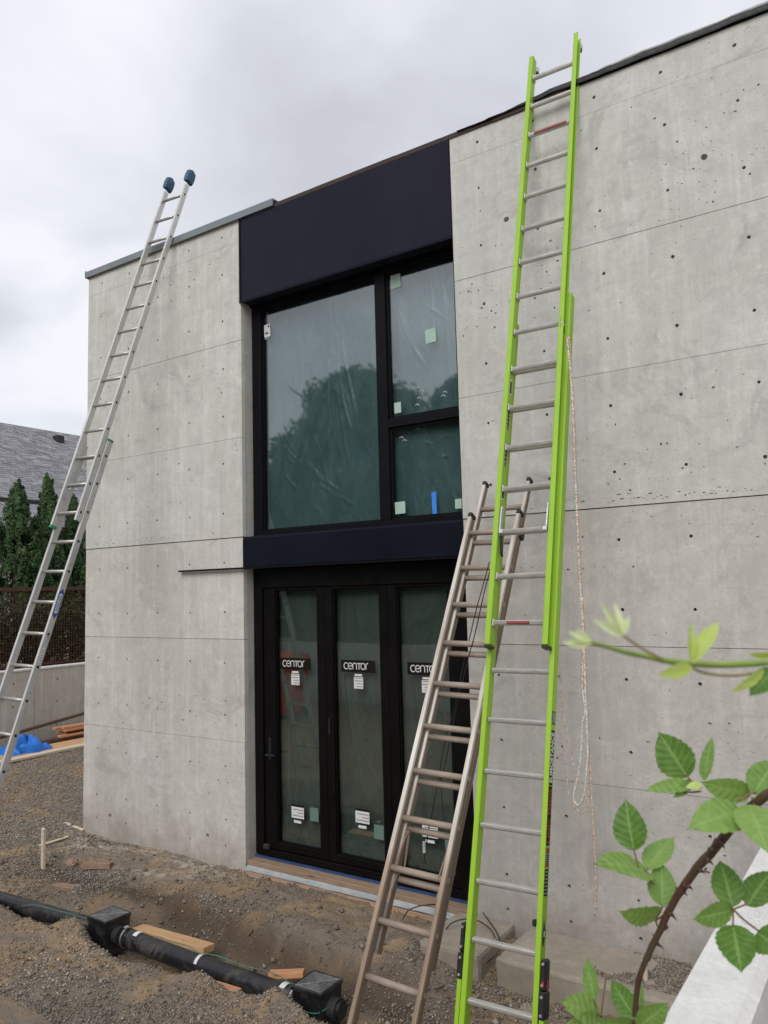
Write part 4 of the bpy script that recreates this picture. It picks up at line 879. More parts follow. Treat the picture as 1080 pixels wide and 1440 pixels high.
# ledge timbers along its foot
def lumber(name, label, mat, p0, p1, w, h, cat='board', roll=0.0, bv=.003, group=None):
    p0, p1 = Vector(p0), Vector(p1); d = (p1-p0); L = d.length; d.normalize()
    side = d.cross(Vector((0, 0, 1))).normalized(); up = side.cross(d)
    if roll: side, up = side*math.cos(roll)+up*math.sin(roll), up*math.cos(roll)-side*math.sin(roll)
    mb = MB(); mb.bbox(0, L, -w/2, w/2, 0, h, bv=bv); o = mb.build(name, mat)
    o.matrix_world = Matrix(((d.x, side.x, up.x, p0.x), (d.y, side.y, up.y, p0.y), (d.z, side.z, up.z, p0.z), (0, 0, 0, 1)))
    return tag(o, label, cat, group)
hl = float(H(-12.2, 8))
lumber('pale_board', 'long pale board edging the gravel in front of the low wall', M['lumber_pale'], (-12.0, 6.2, hl), (-12.05, 12, hl+.01), .16, .04)
lumber('plywood_sheet', 'weathered plywood sheet lying between the blue tarp and the board', M['lumber'], (-12.45, 6.6, hl+.005), (-12.5, 12, hl+.02), .7, .018, 'plywood')
lumber('dark_plank', 'dark plank leaning up towards the lumber stack by the low wall', M['lumber_dark'], (-12.95, 6.5, hl+.10), (-12.95, 10.5, hl+.52), .07, .05)
lumber('dark_plank', 'dark plank lying flat behind the blue tarp', M['lumber_dark'], (-12.7, 6.4, hl+.02), (-12.75, 10.0, hl+.08), .12, .05)
grp = 'scrap lumber stacked by the low wall'
for i in range(9):
    lumber('scrap_board', ('%s scrap board, %s layer of the stack by the low wall, %s' % ('tan' if i % 3 == 0 else 'reddish', ('bottom', 'lower', 'middle', 'middle', 'upper', 'upper')[int(i//1.6)], ('wall side', 'middle', 'yard side')[i % 3])), M['lumber_red'] if i % 3 else M['lumber'], (-12.9+.10*(i % 3)+random.uniform(-.03, .03), 8.7+random.uniform(-.3, .1), hl+.05+.045*(i//1.6)), (-12.8+.1*(i % 3), 10.9, hl+.06+.045*(i//1.6)), .09, .038, group=grp)
# crumpled blue tarp
def tarp():
    n = 26; V = []; mb = MB()
    for i in range(n+1):
        for j in range(n+1):
            u, v = i/n, j/n; x = -12.72+.5*u; y = 7.35+.72*v
            bump_ = math.sin(min(1, max(0, u*1.05))*math.pi)**.6*math.sin(min(1, v)*math.pi)**.5
            fold = .16*abs(math.sin((u*2.2+v*3.1)*2.2+nz(u*3, v*3)*2.2))+.09*abs(nz(u*6, v*6, 3))
            V.append((x+.09*nz(u*3, v*4, 9), y+.10*nz(u*4, v*3, 2), hl+.02+bump_*(.13+fold*.9)+.02*nz(u*12, v*12)))
    mb.v = V
    for i in range(n):
        for j in range(n): a = i*(n+1)+j; mb.f.append((a, a+1, a+n+2, a+n+1)); mb.mi.append(0)
    o = mb.build('blue_tarp', M['tarp_blue'])
    return tag(o, 'crumpled bright blue tarp on the boards by the low wall', 'tarp')
tarp()

# ================================================================== FENCE, TREES AND HOUSE BEYOND
fn = empty('mesh_fence', (-13.6, 9, 1.28)); tag(fn, 'rusty framed wire mesh fence standing above the low wall', 'fence')
def fp_(o): o.parent = fn; o.matrix_parent_inverse = Matrix.Translation((13.6, -9, -1.28)); return o
fp_(box('rail', M['rust'], None, -13.63, -13.57, 2.0, 20, 2.80, 2.865))
fp_(box('rail', M['rust'], None, -13.62, -13.58, 2.0, 20, 1.42, 1.46))
for y in (3.0, 5.4, 7.8, 10.2, 12.6, 15, 17.4): fp_(box('post', M['rust'], None, -13.68, -13.632, y, y+.05, 1.2, 2.87))
mb = MB(); zz = 1.48
while zz < 2.79: mb.box(-13.603, -13.597, 4, 17, zz, zz+.006); zz += .055
yy = 4.0
while yy < 17: mb.box(-13.596, -13.590, yy, yy+.006, 1.46, 2.80); yy += .055
o = fp_(mb.build('wire_mesh', M['rust'], None, fixn=False)); tag(o, kind='stuff')

def leaf_cloud(name, mat, pts, nrm, size, tone, parent=None, aspect=.55):
    n = len(pts); a = np.random.normal(size=(n, 3)); a /= np.linalg.norm(a, axis=1)[:, None]
    t1 = np.cross(nrm, a); t1 /= np.linalg.norm(t1, axis=1)[:, None]+1e-9; t2 = np.cross(nrm, t1)
    s = size[:, None]; V = np.stack([pts-t1*s, pts+t2*s*aspect, pts+t1*s, pts-t2*s*aspect], 1).reshape(-1, 3)
    return link(name, np_mesh(name, V, np.arange(4*n).reshape(n, 4), np.repeat(tone, 4)), mat, parent)
def cedar(x, y, z0, h, r, seed, label):
    rs = np.random.RandomState(seed); t = empty('columnar_cedar', (x, y, z0)); tag(t, label, 'tree', 'columnar cedars behind the fence')
    mb = MB(); mb.tube([(0, 0, 0), (0.02, 0, h*.5), (0, .02, h*.93)], [r*.13, r*.07, .01], 7); mb.build('trunk', M['bark'], t)
    # plumes: many upright sprays
    P = []; N = []; S = []; T = []
    for i in range(260):
        u = rs.rand()**.85; zz = u*h*.93; rr = r*(1-u)**.62*(.55+.45*min(1, u*7+.3)); a = rs.rand()*6.28; q = rr*(.50+.60*rs.rand()*(1+.35*math.sin(a*3+seed+u*9)))
        cx, cy = q*math.cos(a), q*math.sin(a); ph = (.30+.25*rs.rand())*(1.2-.5*u)*h/4; pw = (.10+.08*rs.rand())*(1.1-u*.55); tn = rs.rand()*.55+.1
        m = 95; k = rs.rand(m); ang = rs.rand(m)*6.28; rad = pw*np.sqrt(rs.rand(m))*(1-k)**.5
        P.append(np.stack([cx*(1+.15*k)+rad*np.cos(ang), cy*(1+.15*k)+rad*np.sin(ang), zz+k*ph], 1))
        nn = np.stack([np.cos(ang)+math.cos(a), np.sin(ang)+math.sin(a), .5+0*k], 1)+rs.normal(size=(m, 3))*.5; N.append(nn/np.linalg.norm(nn, axis=1)[:, None])
        S.append(.018+.024*rs.rand(m)); T.append(np.clip(tn+.35*k+.2*rs.rand(m)-.1, 0, 1))
    leaf_cloud('crown', M['cedar'], np.concatenate(P), np.concatenate(N), np.concatenate(S), np.concatenate(T), t)
cedar(-15.3, 9.20, 1.25, 3.85, .66, 1, 'broad columnar cedar nearest the left edge behind the fence')
cedar(-15.4, 9.95, 1.25, 4.10, .52, 2, 'tall slender columnar cedar behind the fence, second from the left')
cedar(-15.5, 10.65, 1.25, 3.65, .50, 3, 'columnar cedar seen between the silver ladder rails')
cedar(-15.7, 11.4, 1.25, 3.6, .50, 4, 'columnar cedar partly hidden by the corner of the concrete house')
cedar(-15.2, 7.9, 1.25, 3.5, .55, 5, 'columnar cedar at the left edge of the view')
# dark hedge behind the mesh
rs = np.random.RandomState(9); n = 26000
pts = np.stack([-14.5+.45*rs.normal(size=n)*.6, rs.uniform(4, 17, n), 1.25+1.25*rs.rand(n)**.8+.15*np.sin(rs.uniform(0, 20, n))], 1)
nn = rs.normal(size=(n, 3)); nn /= np.linalg.norm(nn, axis=1)[:, None]
o = leaf_cloud('hedge', M['hedge'], pts, nn, .03+.03*rs.rand(n), rs.rand(n)**2); tag(o, 'dark tangled undergrowth behind the wire mesh fence', 'hedge', kind='stuff')

# neighbour's house: walls, boarded gable, roof of single shingle courses
nh = empty('neighbour_house', (-27, 14, 1.25)); tag(nh, 'neighbouring house with a grey shingle roof behind the cedars', 'house')
def nhp(o): o.parent = nh; o.matrix_parent_inverse = Matrix.Translation((27, -14, -1.25)); return o
nhp(box('wall', M['siding'], None, -32, -25.0, 4, 24.4, 1.2, 5.0))
nhp(box('fascia_board', M['siding'], None, -24.02, -23.98, 3.5, 25, 4.82, 5.06)); nhp(box('gutter', M['coping'], None, -23.975, -23.87, 3.5, 25, 4.93, 5.06))
def roof_slope(xe, ze, xr, zr, y0, y1, expo, name, seed):
    rs = random.Random(seed); L = math.hypot(xr-xe, zr-ze); n = int(L/expo); ux, uz = (xr-xe)/L, (zr-ze)/L; nx_, nz_ = uz, -ux
    if nz_ < 0: nx_, nz_ = -nx_, -nz_
    V = []; F = []; T = []
    for i in range(n):
        y = y0+rs.uniform(-.3, 0)
        while y < y1:
            w = rs.choice((.17, .25, .33, .42)); a = i*expo; b = a+expo*1.15; lift = rs.choice((.012, .020, .032)); dr = rs.choice((0, .0, .04))
            a0 = a-dr; b0 = len(V)
            V += [(xe+ux*a0+nx_*lift, y, ze+uz*a0+nz_*lift), (xe+ux*a0+nx_*lift, y+w-.008, ze+uz*a0+nz_*lift), (xe+ux*b+nx_*.004, y+w-.008, ze+uz*b+nz_*.004), (xe+ux*b+nx_*.004, y, ze+uz*b+nz_*.004),
                  (xe+ux*a0, y, ze+uz*a0), (xe+ux*a0, y+w-.008, ze+uz*a0)]
            F += [(b0, b0+1, b0+2, b0+3), (b0+4, b0+5, b0+1, b0)]; T += [rs.random()]*6; y += w
    m = np_mesh(name, np.array(V), np.array(F), np.array(T)); o = nhp(link(name, m, M['shingle'])); return tag(o, kind='stuff')
nhp(box('roof_deck', M['membrane'], None, -24.1, -24.0, 3.5, 25, 5.0, 5.05))
roof_slope(-24.0, 5.05, -25.6, 6.03, 3.5, 25.0, .16, 'shingles', 1)
roof_slope(-25.45, 6.10, -31.0, 10.0, 3.2, 25.3, .17, 'shingles', 2)
dk = MB(); dk.quad((-24.0, 3.5, 5.04), (-24.0, 25, 5.04), (-25.7, 25, 6.07), (-25.7, 3.5, 6.07)); dk.quad((-25.45, 3.2, 6.08), (-25.45, 25.3, 6.08), (-31, 25.3, 9.98), (-31, 3.2, 9.98))
dk.quad((-31, 3.2, 9.98), (-31, 25.3, 9.98), (-37, 25.3, 6.0), (-37, 3.2, 6.0)); nhp(dk.build('roof_deck', M['membrane'], None))
nhp(box('eave_board', M['membrane'], None, -25.50, -25.455, 3.2, 25.3, 5.98, 6.09))
v_ = MB(); v_.bbox(-30.3, -29.95, 19.75, 20.1, 9.3, 9.62, bv=.02); nhp(v_.build('roof_vent', M['membrane'], None))
wm = MB(); wm.bbox(-25.0, -24.96, 8.2, 9.6, 2.6, 4.2, bv=.01); w_ = nhp(wm.build('window', M['siding'], None)); p_ = box('pane', M['ink'], None, -24.955, -24.95, 8.3, 9.5, 2.7, 4.1); p_.parent = w_; p_.matrix_parent_inverse = Matrix.Translation((27, -14, -1.25))

# trees and hedge across the yard behind the viewer (they show in the glass)
def broad_tree(x, y, z0, h, r, seed, label):
    rs = np.random.RandomState(seed); t = empty('broadleaf_tree', (x, y, z0)); tag(t, label, 'tree', 'broadleaf trees reflected in the window')
    mb = MB(); mb.tube([(0, 0, 0), (.1, 0, h*.3), (0, .1, h*.6), (.1, .1, h*.85)], [.34, .26, .16, .04], 9)
    for k in range(7):
        a = k*2.4; zz = h*(.28+.07*k); mb.tube([(0, 0, zz), (.45*r*math.cos(a), .45*r*math.sin(a), zz+.1*h), (.8*r*math.cos(a), .8*r*math.sin(a), zz+.17*h)], [.13, .08, .02], 6)
    mb.build('trunk', M['bark'], t)
    P = []; N = []; T = []
    for i in range(165):
        u = rs.rand(); zz = h*(.10+.84*u); prof = math.sin(math.pi*min(1, (.12+.88*u)))**.55 if u < .99 else .1; a = rs.rand()*6.28; q = r*prof*(rs.rand()**.45)*.86
        cr = r*(.16+.13*rs.rand()); m = 260; d = rs.normal(size=(m, 3)); d /= np.linalg.norm(d, axis=1)[:, None]; k = cr*(.55+.5*rs.rand(m))[:, None]
        P.append(np.array([q*math.cos(a), q*math.sin(a), zz])+d*k*np.array([1, 1, .75])); nn = d+rs.normal(size=(m, 3))*.5; N.append(nn/np.linalg.norm(nn, axis=1)[:, None]); T.append(np.clip(rs.rand()*.5+.5*rs.rand(m), 0, 1))
    P = np.concatenate(P); leaf_cloud('crown', M['broadleaf'], P, np.concatenate(N), .10+.10*rs.rand(len(P)), np.concatenate(T), t)
broad_tree(-19.0, -14.5, 1.25, 10.9, 4.3, 1, 'tall dark tree whose crown peaks highest in the big window reflection')
broad_tree(-13.6, -14.0, 1.25, 9.6, 2.5, 2, 'smaller tree reflected in the right-hand window panes')
broad_tree(-23.0, -15.5, 1.25, 7.8, 3.2, 3, 'lower tree at the left of the window reflection')
broad_tree(-16.4, -19.0, 1.25, 8.2, 4.2, 6, 'broad lower tree filling the gap behind the tall ones')
broad_tree(-26.5, -19.0, 1.25, 6.4, 4.0, 7, 'low broad tree at the far left of the window reflection')
broad_tree(-9.5, -15.0, 1.25, 10.2, 3.0, 4, 'tree standing right of the smaller one across the yard')
rs = np.random.RandomState(19); n = 60000
yy = rs.uniform(-5.6, -4.2, n); xx = rs.uniform(-26, -4, n); zz = 1.2+(2.9+.5*np.sin(xx*1.1)+.4*np.sin(xx*2.7+1))*rs.rand(n)**.7
nn = rs.normal(size=(n, 3)); nn /= np.linalg.norm(nn, axis=1)[:, None]
o = leaf_cloud('hedge', M['broadleaf'], np.stack([xx, yy, zz], 1), nn, .05+.05*rs.rand(n), rs.rand(n)); tag(o, 'tall green hedge above the long yard wall, seen in the door glass', 'hedge', kind='stuff')
# orange bin reflected in the left door
bn = empty('wheeled_bin', (-11.1, -.75, float(H(-11.1, -.75)))); tag(bn, 'orange wheeled bin reflected in the left glass door', 'bin')
mb = MB(); vs = [(-.24, -.27, .08), (.24, -.27, .08), (.24, .27, .08), (-.24, .27, .08), (-.33, -.36, 1.12), (.33, -.36, 1.12), (.33, .36, 1.12), (-.33, .36, 1.12)]
mb.v = vs; mb.f = [(3, 2, 1, 0), (4, 5, 6, 7), (0, 1, 5, 4), (1, 2, 6, 5), (2, 3, 7, 6), (3, 0, 4, 7)]; mb.mi = [0]*6; mb.bbox(-.36, .36, -.39, .39, 1.08, 1.14, bv=.01)
mb.build('body', M['orange_bin'], bn)
mb = MB(); mb.prism([(-.36, 1.145), (-.30, 1.25), (.1, 1.33), (.42, 1.22), (.40, 1.145)], -.35, .35, 'x'); mb.build('lid', M['orange_bin'], bn)
for sx in (-.29, .29):
    mb = MB(); mb.cyl((sx-.03, -.30, .10), (sx+.03, -.30, .10), .10, 16); mb.build('wheel', M['rubber'], bn)
mb = MB(); mb.tube([(-.25, -.36, 1.16), (-.25, -.44, 1.18), (.25, -.44, 1.18), (.25, -.36, 1.16)], .015, 8); mb.build('handle', M['orange_bin'], bn)

# ================================================================== LADDERS
def frame_of(P0, d, a):
    d = Vector(d).normalized(); a = Vector(a); a = (a-d*a.dot(d)).normalized(); n = d.cross(a)
    if n.y < 0: n = -n
    return Matrix(((a.x, n.x, d.x, P0[0]), (a.y, n.y, d.y, P0[1]), (a.z, n.z, d.z, P0[2]), (0, 0, 0, 1)))
def shift(mat, t): return mat @ Matrix.Translation((0, 0, t))
def chan(mb, x, sgn, y0, y1, z0, z1, fl, web=.004, lip=.004):
    """channel rail: web at x, flanges of width fl pointing to sgn"""
    xa, xb = sorted((x, x+sgn*web)); mb.bbox(xa, xb, y0, y1, z0, z1, bv=.001)
    fa, fb = sorted((x+sgn*(web+.0002), x+sgn*fl))
    mb.bbox(fa, fb, y0, y0+lip, z0, z1, bv=.001); mb.bbox(fa, fb, y1-lip, y1, z0, z1, bv=.001)
SP = .3048

# ---- green fibreglass extension ladder
S_ = .995
Mg = frame_of((-2.246*S_, 4.565*S_, -.226*S_+2.65), (-.0123, .2745, .9614), (.9997, .0245, .0057))
foot = -8.84*SP
gl = empty('green_extension_ladder', mat=shift(Mg, foot)); tag(gl, 'tall bright green fibreglass extension ladder with silver rungs leaning on the wall', 'ladder')
def gp(o): o.parent = gl; o.matrix_parent_inverse = Matrix.Identity(4); o.location = (0, 0, -foot); return o
def gb(name, mat, *a, bv=.0): return gp(box(name, mat, None, *a, bv=bv))
WF = .345
mb = MB(); chan(mb, 0, -1, -.020, .052, -.52*SP+.02, 15.75*SP, .036); gp(mb.build('fly_rail', M['green_fly'], None))
mb = MB(); chan(mb, WF, 1, -.020, .052, -.52*SP+.02, 15.95*SP, .036); gp(mb.build('fly_rail', M['green_fly'], None))
for x0, x1 in ((-.038, .002), (WF-.002, WF+.038)): gb('rail_end_cap', M['black_plastic'], x0, x1, -.0215, .0535, -.60*SP+.02, -.535*SP+.02, bv=.003)
WB0, WB1 = -.020, .368
def rung(mb, x0, x1, yc, z, w=.034, h=.026):
    """D-shaped rung: flat tread on top held level, rounded underneath"""
    up = Vector((-.277, .961)); sd = Vector((up.y, -up.x)); c0 = Vector((yc, z)); P4 = []
    for u, v in [(-w/2, h*.42), (-w/2+.003, h*.5), (w/2-.003, h*.5), (w/2, h*.42)]+[(w/2*math.cos(a), h*.30+h*.80*math.sin(a)) for a in (-.25, -.7, -1.15, -1.57, -2.0, -2.45, -2.9)]:
        q = c0+sd*u+up*v; P4.append((q.x, q.y))
    mb.prism(P4, x0, x1, 'x')
rungs_ = []
for k in range(0, 16):
    mb = MB(); rung(mb, .0045, WF-.0045, .014, k*SP, .036, .034); mb.box(.0045, .012, -.012, .040, k*SP-.022, k*SP+.022)
    o = gp(mb.build('rung', M['alu_bright'], None))
    if k == 13:
        gb('red_wrap', M['print_red'], .05, WF-.03, -.0068, .010, k*SP-.008, k*SP+.0135)
    if k == 0:
        gb('warning_label', M['ink'], .10, .25, -.0058, -.0048, k*SP-.0105, k*SP+.0105); gb('warning_print', M['print_red'], .105, .245, -.0064, -.0059, k*SP-.008, k*SP+.008)
for k in range(-8, 7):
    mb = MB(); rung(mb, WB0+.0045, WB1-.0045, .088, k*SP+.018, .036, .032)
    o = gp(mb.build('rung', M['alu_bright'], None))
mb = MB(); chan(mb, WB0, -1, .056, .128, -8.84*SP, 7.45*SP, .032); gp(mb.build('base_rail', M['green_fly'], None))
mb = MB(); mb.bbox(WB1, WB1+.030, .056, .128, -8.84*SP, 7.9*SP, bv=.0015); gp(mb.build('base_rail', M['green_fly'], None))
gb('rail_guide', M['black_plastic'], WB0-.028, WB0+.006, .050, .070, 7.2*SP, 7.75*SP, bv=.003)
gb('rail_guide', M['black_plastic'], WF+.008, WF+.022, .0525, .060, 0, 7.6*SP, bv=.001)
# rung locks
for x, s in ((.006, 1), (WF-.006, -1)):
    mb = MB(); z = 2*SP
    mb.prism([(.0, z-.03), (.02, z+.17), (.012, z+.18), (-.014, z+.17), (-.022, z-.01), (-.010, z-.035)], x, x+s*.010, 'x'); mb.bbox(min(x, x+s*.03), max(x, x+s*.03), -.024, .0, z-.020, z+.010, bv=.003)
    gp(mb.build('rung_lock', M['steel'], None))
mb = MB(); z = 2*SP; mb.prism([(-.014, z-.03), (.006, z-.03), (.030, z-.15), (.040, z-.16), (.030, z-.165), (.010, z-.14)], .012, .026, 'x'); gp(mb.build('lock_finger', M['black_plastic'], None))
# top brackets
for x, z in ((-.004, 15.5*SP), (WF+.02, 15.72*SP)):
    gb('top_bracket', M['steel'], x+.0, x+.022, .0525, .085, z-.03, z+.025, bv=.003); gb('top_bracket_pin', M['black_plastic'], x+.0, x+.018, .058, .085, z-.05, z-.032, bv=.003)
# pulley at the head of the base section
mb = MB(); mb.cyl((WF+.020, -.004, 6.95*SP), (WF+.030, -.004, 6.95*SP), .020, 16); gp(mb.build('pulley', M['steel'], None))
gb('pulley_bracket', M['black_plastic'], WF+.012, WF+.019, -.02, .05, 6.8*SP, 7.12*SP, bv=.002)
gb('warning_label', M['print_orange'], WB1+.0302, WB1+.0308, .060, .085, 6.4*SP, 6.75*SP)
# labels on the left rail's inner face
for z0, z1, mt in ((5.35, 5.75, 'label_white'), (4.45, 5.0, 'label_grey'), (3.55, 4.15, 'label_grey'), (2.75, 3.0, 'label_white')):
    gb('rail_label', M[mt], .0002, .0010, -.002, .030, z0*SP, z1*SP)
    for q in range(5):
        zz = (z0+.04+(z1-z0-.08)*q/5)*SP; gb('label_print', M['ink' if mt == 'label_white' else 'print_red' if q == 0 else 'ink'], .0011, .0014, .001, .027, zz, zz+.018)
mb = MB(); mb.cyl((.0002, .014, 5.93*SP), (.0012, .014, 5.93*SP), .014, 16); gp(mb.build('round_label', M['green_plastic'], None))
# lettering on the outer face of the right base rail
xo = WB1+.0302
def glabel(z0, z1, mat, y0=.066, y1=.118, d=.0006): return gb('rail_label', M[mat], xo, xo+d, y0, y1, z0*SP, z1*SP)
glabel(-3.07, -2.06, 'ink')
def rail_text(txt, size, mat, z, sx=1.0, y=.110, name='lettering', bold=0.0):
    o = text_mesh(txt, size, M[mat], None, (0, 0, 0), (0, 0, 0), name, sx, bold)
    # text x runs up the rail, its up points towards the front flange
    o.parent = gl; o.matrix_parent_inverse = Matrix.Identity(4)
    o.matrix_basis = Matrix(((0, 0, 1, xo+.0014), (0, -1, 0, y), (1, 0, 0, z*SP-foot), (0, 0, 0, 1))); return o
def rail_text_w(txt, size, mat, z0, z1, **k):
    o = rail_text(txt, size, mat, z0, 1.0, **k); w = max(v.co.x for v in o.data.vertices); o.data.transform(Matrix.Diagonal(((z1-z0)*SP/w, 1, 1, 1))); return o
rail_text_w('SUMOSTANCE', .060, 'print_white', -3.03, -2.10, bold=.0012)
glabel(-1.95, -1.70, 'ink'); glabel(-1.93, -1.72, 'label_grey', .072, .112, .0012)
glabel(-4.13, -3.09, 'ink'); rail_text_w('Little Giant', .062, 'print_red', -4.10, -3.13, bold=.0016)
glabel(-4.45, -4.16, 'label_grey'); glabel(-4.26, -4.18, 'print_red', d=.0012); glabel(-4.50, -4.42, 'print_red', d=.0012)
glabel(-4.98, -4.53, 'ink')
for q in range(7): gb('label_print', M['label_grey'], xo+.0007, xo+.0012, .072, .112, (-4.95+q*.06)*SP, (-4.95+q*.06+.028)*SP)
for q in range(4): gb('label_print', M['ink'], xo+.0007, xo+.0012, .070, .114, (-4.41+q*.035)*SP, (-4.41+q*.035+.015)*SP)
# black reflector plate
mb = MB(); mb.prism([(.085, -5.80*SP), (.110, -5.60*SP), (.085, -5.38*SP), (.070, -5.60*SP)], xo, xo+.004, 'x'); gp(mb.build('bubble_level', M['black_plastic'], None))
gb('bubble_window', M['label_white'], xo+.0042, xo+.005, .082, .094, -5.64*SP, -5.55*SP)
# outrigger legs
for s, x0 in ((-1, WB0-.036), (1, WB1+.034)):
    xa, xb = sorted((x0, x0+s*.030)); zt = -5.98*SP if s > 0 else -5.68*SP
    gb('outrigger_leg', M['green_fly'], xa+.002, xb-.002, .062, .122, -8.80*SP, zt-.90*SP, bv=.002)
    gb('outrigger_hinge', M['black_plastic'], xa-.003, xb+.003, .052, .130, zt-.93*SP, zt-.50*SP, bv=.006)
    gb('outrigger_hinge', M['black_plastic'], xa, xb, .058, .124, zt-.495*SP, zt, bv=.008)
    for q in (.07, .40, .58, .86):
        mb = MB(); mb.cyl(((xa+xb)/2, .058, zt-q*SP), ((xa+xb)/2, .046, zt-q*SP), .0075, 8); gp(mb.build('bolt', M['steel'], None))
    if s > 0:
        gb('red_catch', M['print_red'], xb+.0005, xb+.006, .075, .10, zt-.45*SP, zt-.32*SP, bv=.002); gb('red_catch', M['print_red'], (xa+xb)/2-.006, (xa+xb)/2+.010, .050, .0575, zt-.42*SP, zt-.34*SP, bv=.002)
        gb('rail_label', M['ink'], xb-.001, xb-.0002, .070, .115, -8.2*SP, zt-1.0*SP)
        for q in range(9): gb('label_print', M['print_red'], xb+.0001, xb+.0006, .074, .110, (zt-(1.08+q*.11)*SP), (zt-(1.08+q*.11)*SP)+.024)
gb('hook', M['black_plastic'], WB1-.028, WB1-.004, .06, .085, -5.50*SP, -5.38*SP, bv=.006)

# ---- weathered aluminium ladder on the left
Ml = frame_of((-6.966, 4.718, 1.1215+2.65), (.0096, .323, .9463), (.998, .0565, -.0295))
footl = -13.05*SP
al = empty('aluminium_extension_ladder', mat=shift(Ml, footl)); tag(al, 'silver aluminium extension ladder with blue padded tips at the left corner of the house', 'ladder')
def ap(o): o.parent = al; o.matrix_parent_inverse = Matrix.Identity(4); o.location = (0, 0, -footl); return o
def ab(name, mat, *a, bv=.0): return ap(box(name, mat, None, *a, bv=bv))
WL = .309
for x0, x1 in ((-.026, -.001), (WL+.001, WL+.026)):
    inner = x0 < 0; mb = MB()
    if inner: chan(mb, x1, -1, -.030, .030, -1.42*SP, 12.45*SP, .025, .003, .003)
    else:
        mb.bbox(x1-.004, x1, -.030, .030, -1.30*SP, 12.45*SP, bv=.001); mb.bbox(x0, x1-.0045, -.030, -.026, -1.30*SP, 12.45*SP, bv=.001); mb.bbox(x0, x1-.0045, .026, .030, -1.30*SP, 12.45*SP, bv=.001)
        for yy in (-.012, .012): mb.box(x1+.0002, x1+.0022, yy-.0015, yy+.0015, -1.30*SP, 12.45*SP)
    ap(mb.build('fly_rail', M['alu'], None))
WLa, WLb = -.020, .320
for x0, x1 in ((WLa-.026, WLa-.001), (WLb+.001, WLb+.028)):
    mb = MB(); inner = x0 < 0
    if inner: chan(mb, x1, -1, .034, .098, -13.05*SP, 1.6*SP, .026, .003, .003)
    else:
        mb.bbox(x1-.004, x1, .034, .098, -13.05*SP, 1.62*SP, bv=.001); mb.bbox(x0, x1-.0045, .034, .038, -13.05*SP, 1.62*SP, bv=.001); mb.bbox(x0, x1-.0045, .094, .098, -13.05*SP, 1.62*SP, bv=.001)
        for yy in (.056, .076): mb.box(x1+.0002, x1+.0022, yy-.0015, yy+.0015, -13.05*SP, 1.62*SP)
    ap(mb.build('base_rail', M['alu'], None))
for k in range(-1, 13):
    mb = MB(); mb.tube([(0, 0, k*SP), (WL+.001, 0, k*SP)], .0165, 10); ap(mb.build('rung', M['alu_rung'], None, smooth=True))
    mb = MB(); mb.cyl((WL+.0225, 0, k*SP), (WL+.0275, 0, k*SP), .0135, 10); ap(mb.build('rung_end', M['rubber'], None))
for k in range(-12, 2):
    z = .027+k*SP; mb = MB(); mb.tube([(WLa, .066, z), (WLb+.001, .066, z)], .0165, 10); ap(mb.build('rung', M['alu_rung'], None, smooth=True))
    mb = MB(); mb.cyl((WLb+.0245, .066, z), (WLb+.0305, .066, z), .0135, 10); ap(mb.build('rung_end', M['rubber'], None))
ab('rail_end_cap', M['green_plastic'], -.030, .003, -.034, .034, -1.52*SP, -1.425*SP, bv=.003)
ab('rail_end_cap', M['green_plastic'], WLb-.002, WLb+.031, .030, .101, 1.63*SP, 1.70*SP, bv=.003)
mb = MB(); mb.prism([(-.02, -.10), (-.01, .16), (.03, .17), (.04, .05), (.03, -.14), (.0, -.15)], .002, .012, 'x'); mb.bbox(.002, .035, .01, .03, -.04, .03, bv=.004); ap(mb.build('rung_lock', M['steel'], None))
for x in (-.0135, WL+.0135):
    bm = bmesh.new(); bmesh.ops.create_cube(bm, size=1); bmesh.ops.subdivide_edges(bm, edges=bm.edges[:], cuts=5, use_grid_fill=True)
    for v in bm.verts:
        p = v.co.copy(); s_ = Vector(p).normalized()*.62; q = p.lerp(s_, .55)
        v.co = Vector((x+q.x*.064, .004+q.y*.115, 12.82*SP+q.z*.165+.02*(1-abs(q.y)*2)))
    me_ = bpy.data.meshes.new('wall_pad'); bm.to_mesh(me_); bm.free(); ap(link('wall_pad', me_, M['pad_blue']))
# blue diamond-ended label reading WERNER, a pale label below it
xw = WLb+.0305; zc = -3.95*SP
mb = MB(); mb.prism([(.066, zc-.145), (.090, zc-.105), (.090, zc+.105), (.066, zc+.145), (.042, zc+.105), (.042, zc-.105)], xw, xw+.0006, 'x'); ap(mb.build('maker_label', M['print_blue'], None))
mb = MB(); mb.prism([(.083, zc-.085), (.083, zc+.085), (.066, zc+.10), (.049, zc+.085), (.049, zc-.085), (.066, zc-.10)], xw+.0008, xw+.0012, 'x'); ap(mb.build('label_field', M['label_white'], None))
o = text_mesh('WERNER', .032, M['print_blue'], None, (0, 0, 0), (0, 0, 0), 'lettering'); w = max(v.co.x for v in o.data.vertices); o.data.transform(Matrix.Diagonal((.155/w, 1, 1, 1)))
o.parent = al; o.matrix_parent_inverse = Matrix.Identity(4); o.matrix_basis = Matrix(((0, 0, 1, xw+.002), (0, -1, 0, .078), (1, 0, 0, zc-.078-footl), (0, 0, 0, 1)))
zc = -5.55*SP
mb = MB(); mb.prism([(.066+.020*math.cos(a), zc+.075*math.sin(a)) for a in np.linspace(0, 2*math.pi, 14)[:-1]], xw, xw+.0006, 'x'); ap(mb.build('rating_label', M['label_white'], None))
for q in range(5): ab('label_print', M['label_grey'], xw+.0007, xw+.0012, .052, .080, zc-.05+q*.022, zc-.042+q*.022)
for q in (-4.9, -6.6, -2.6):
    mb = MB(); mb.cyl((xw, .066, q*SP-.02), (xw+.003, .066, q*SP-.02), .008, 8); ap(mb.build('rivet', M['steel'], None))

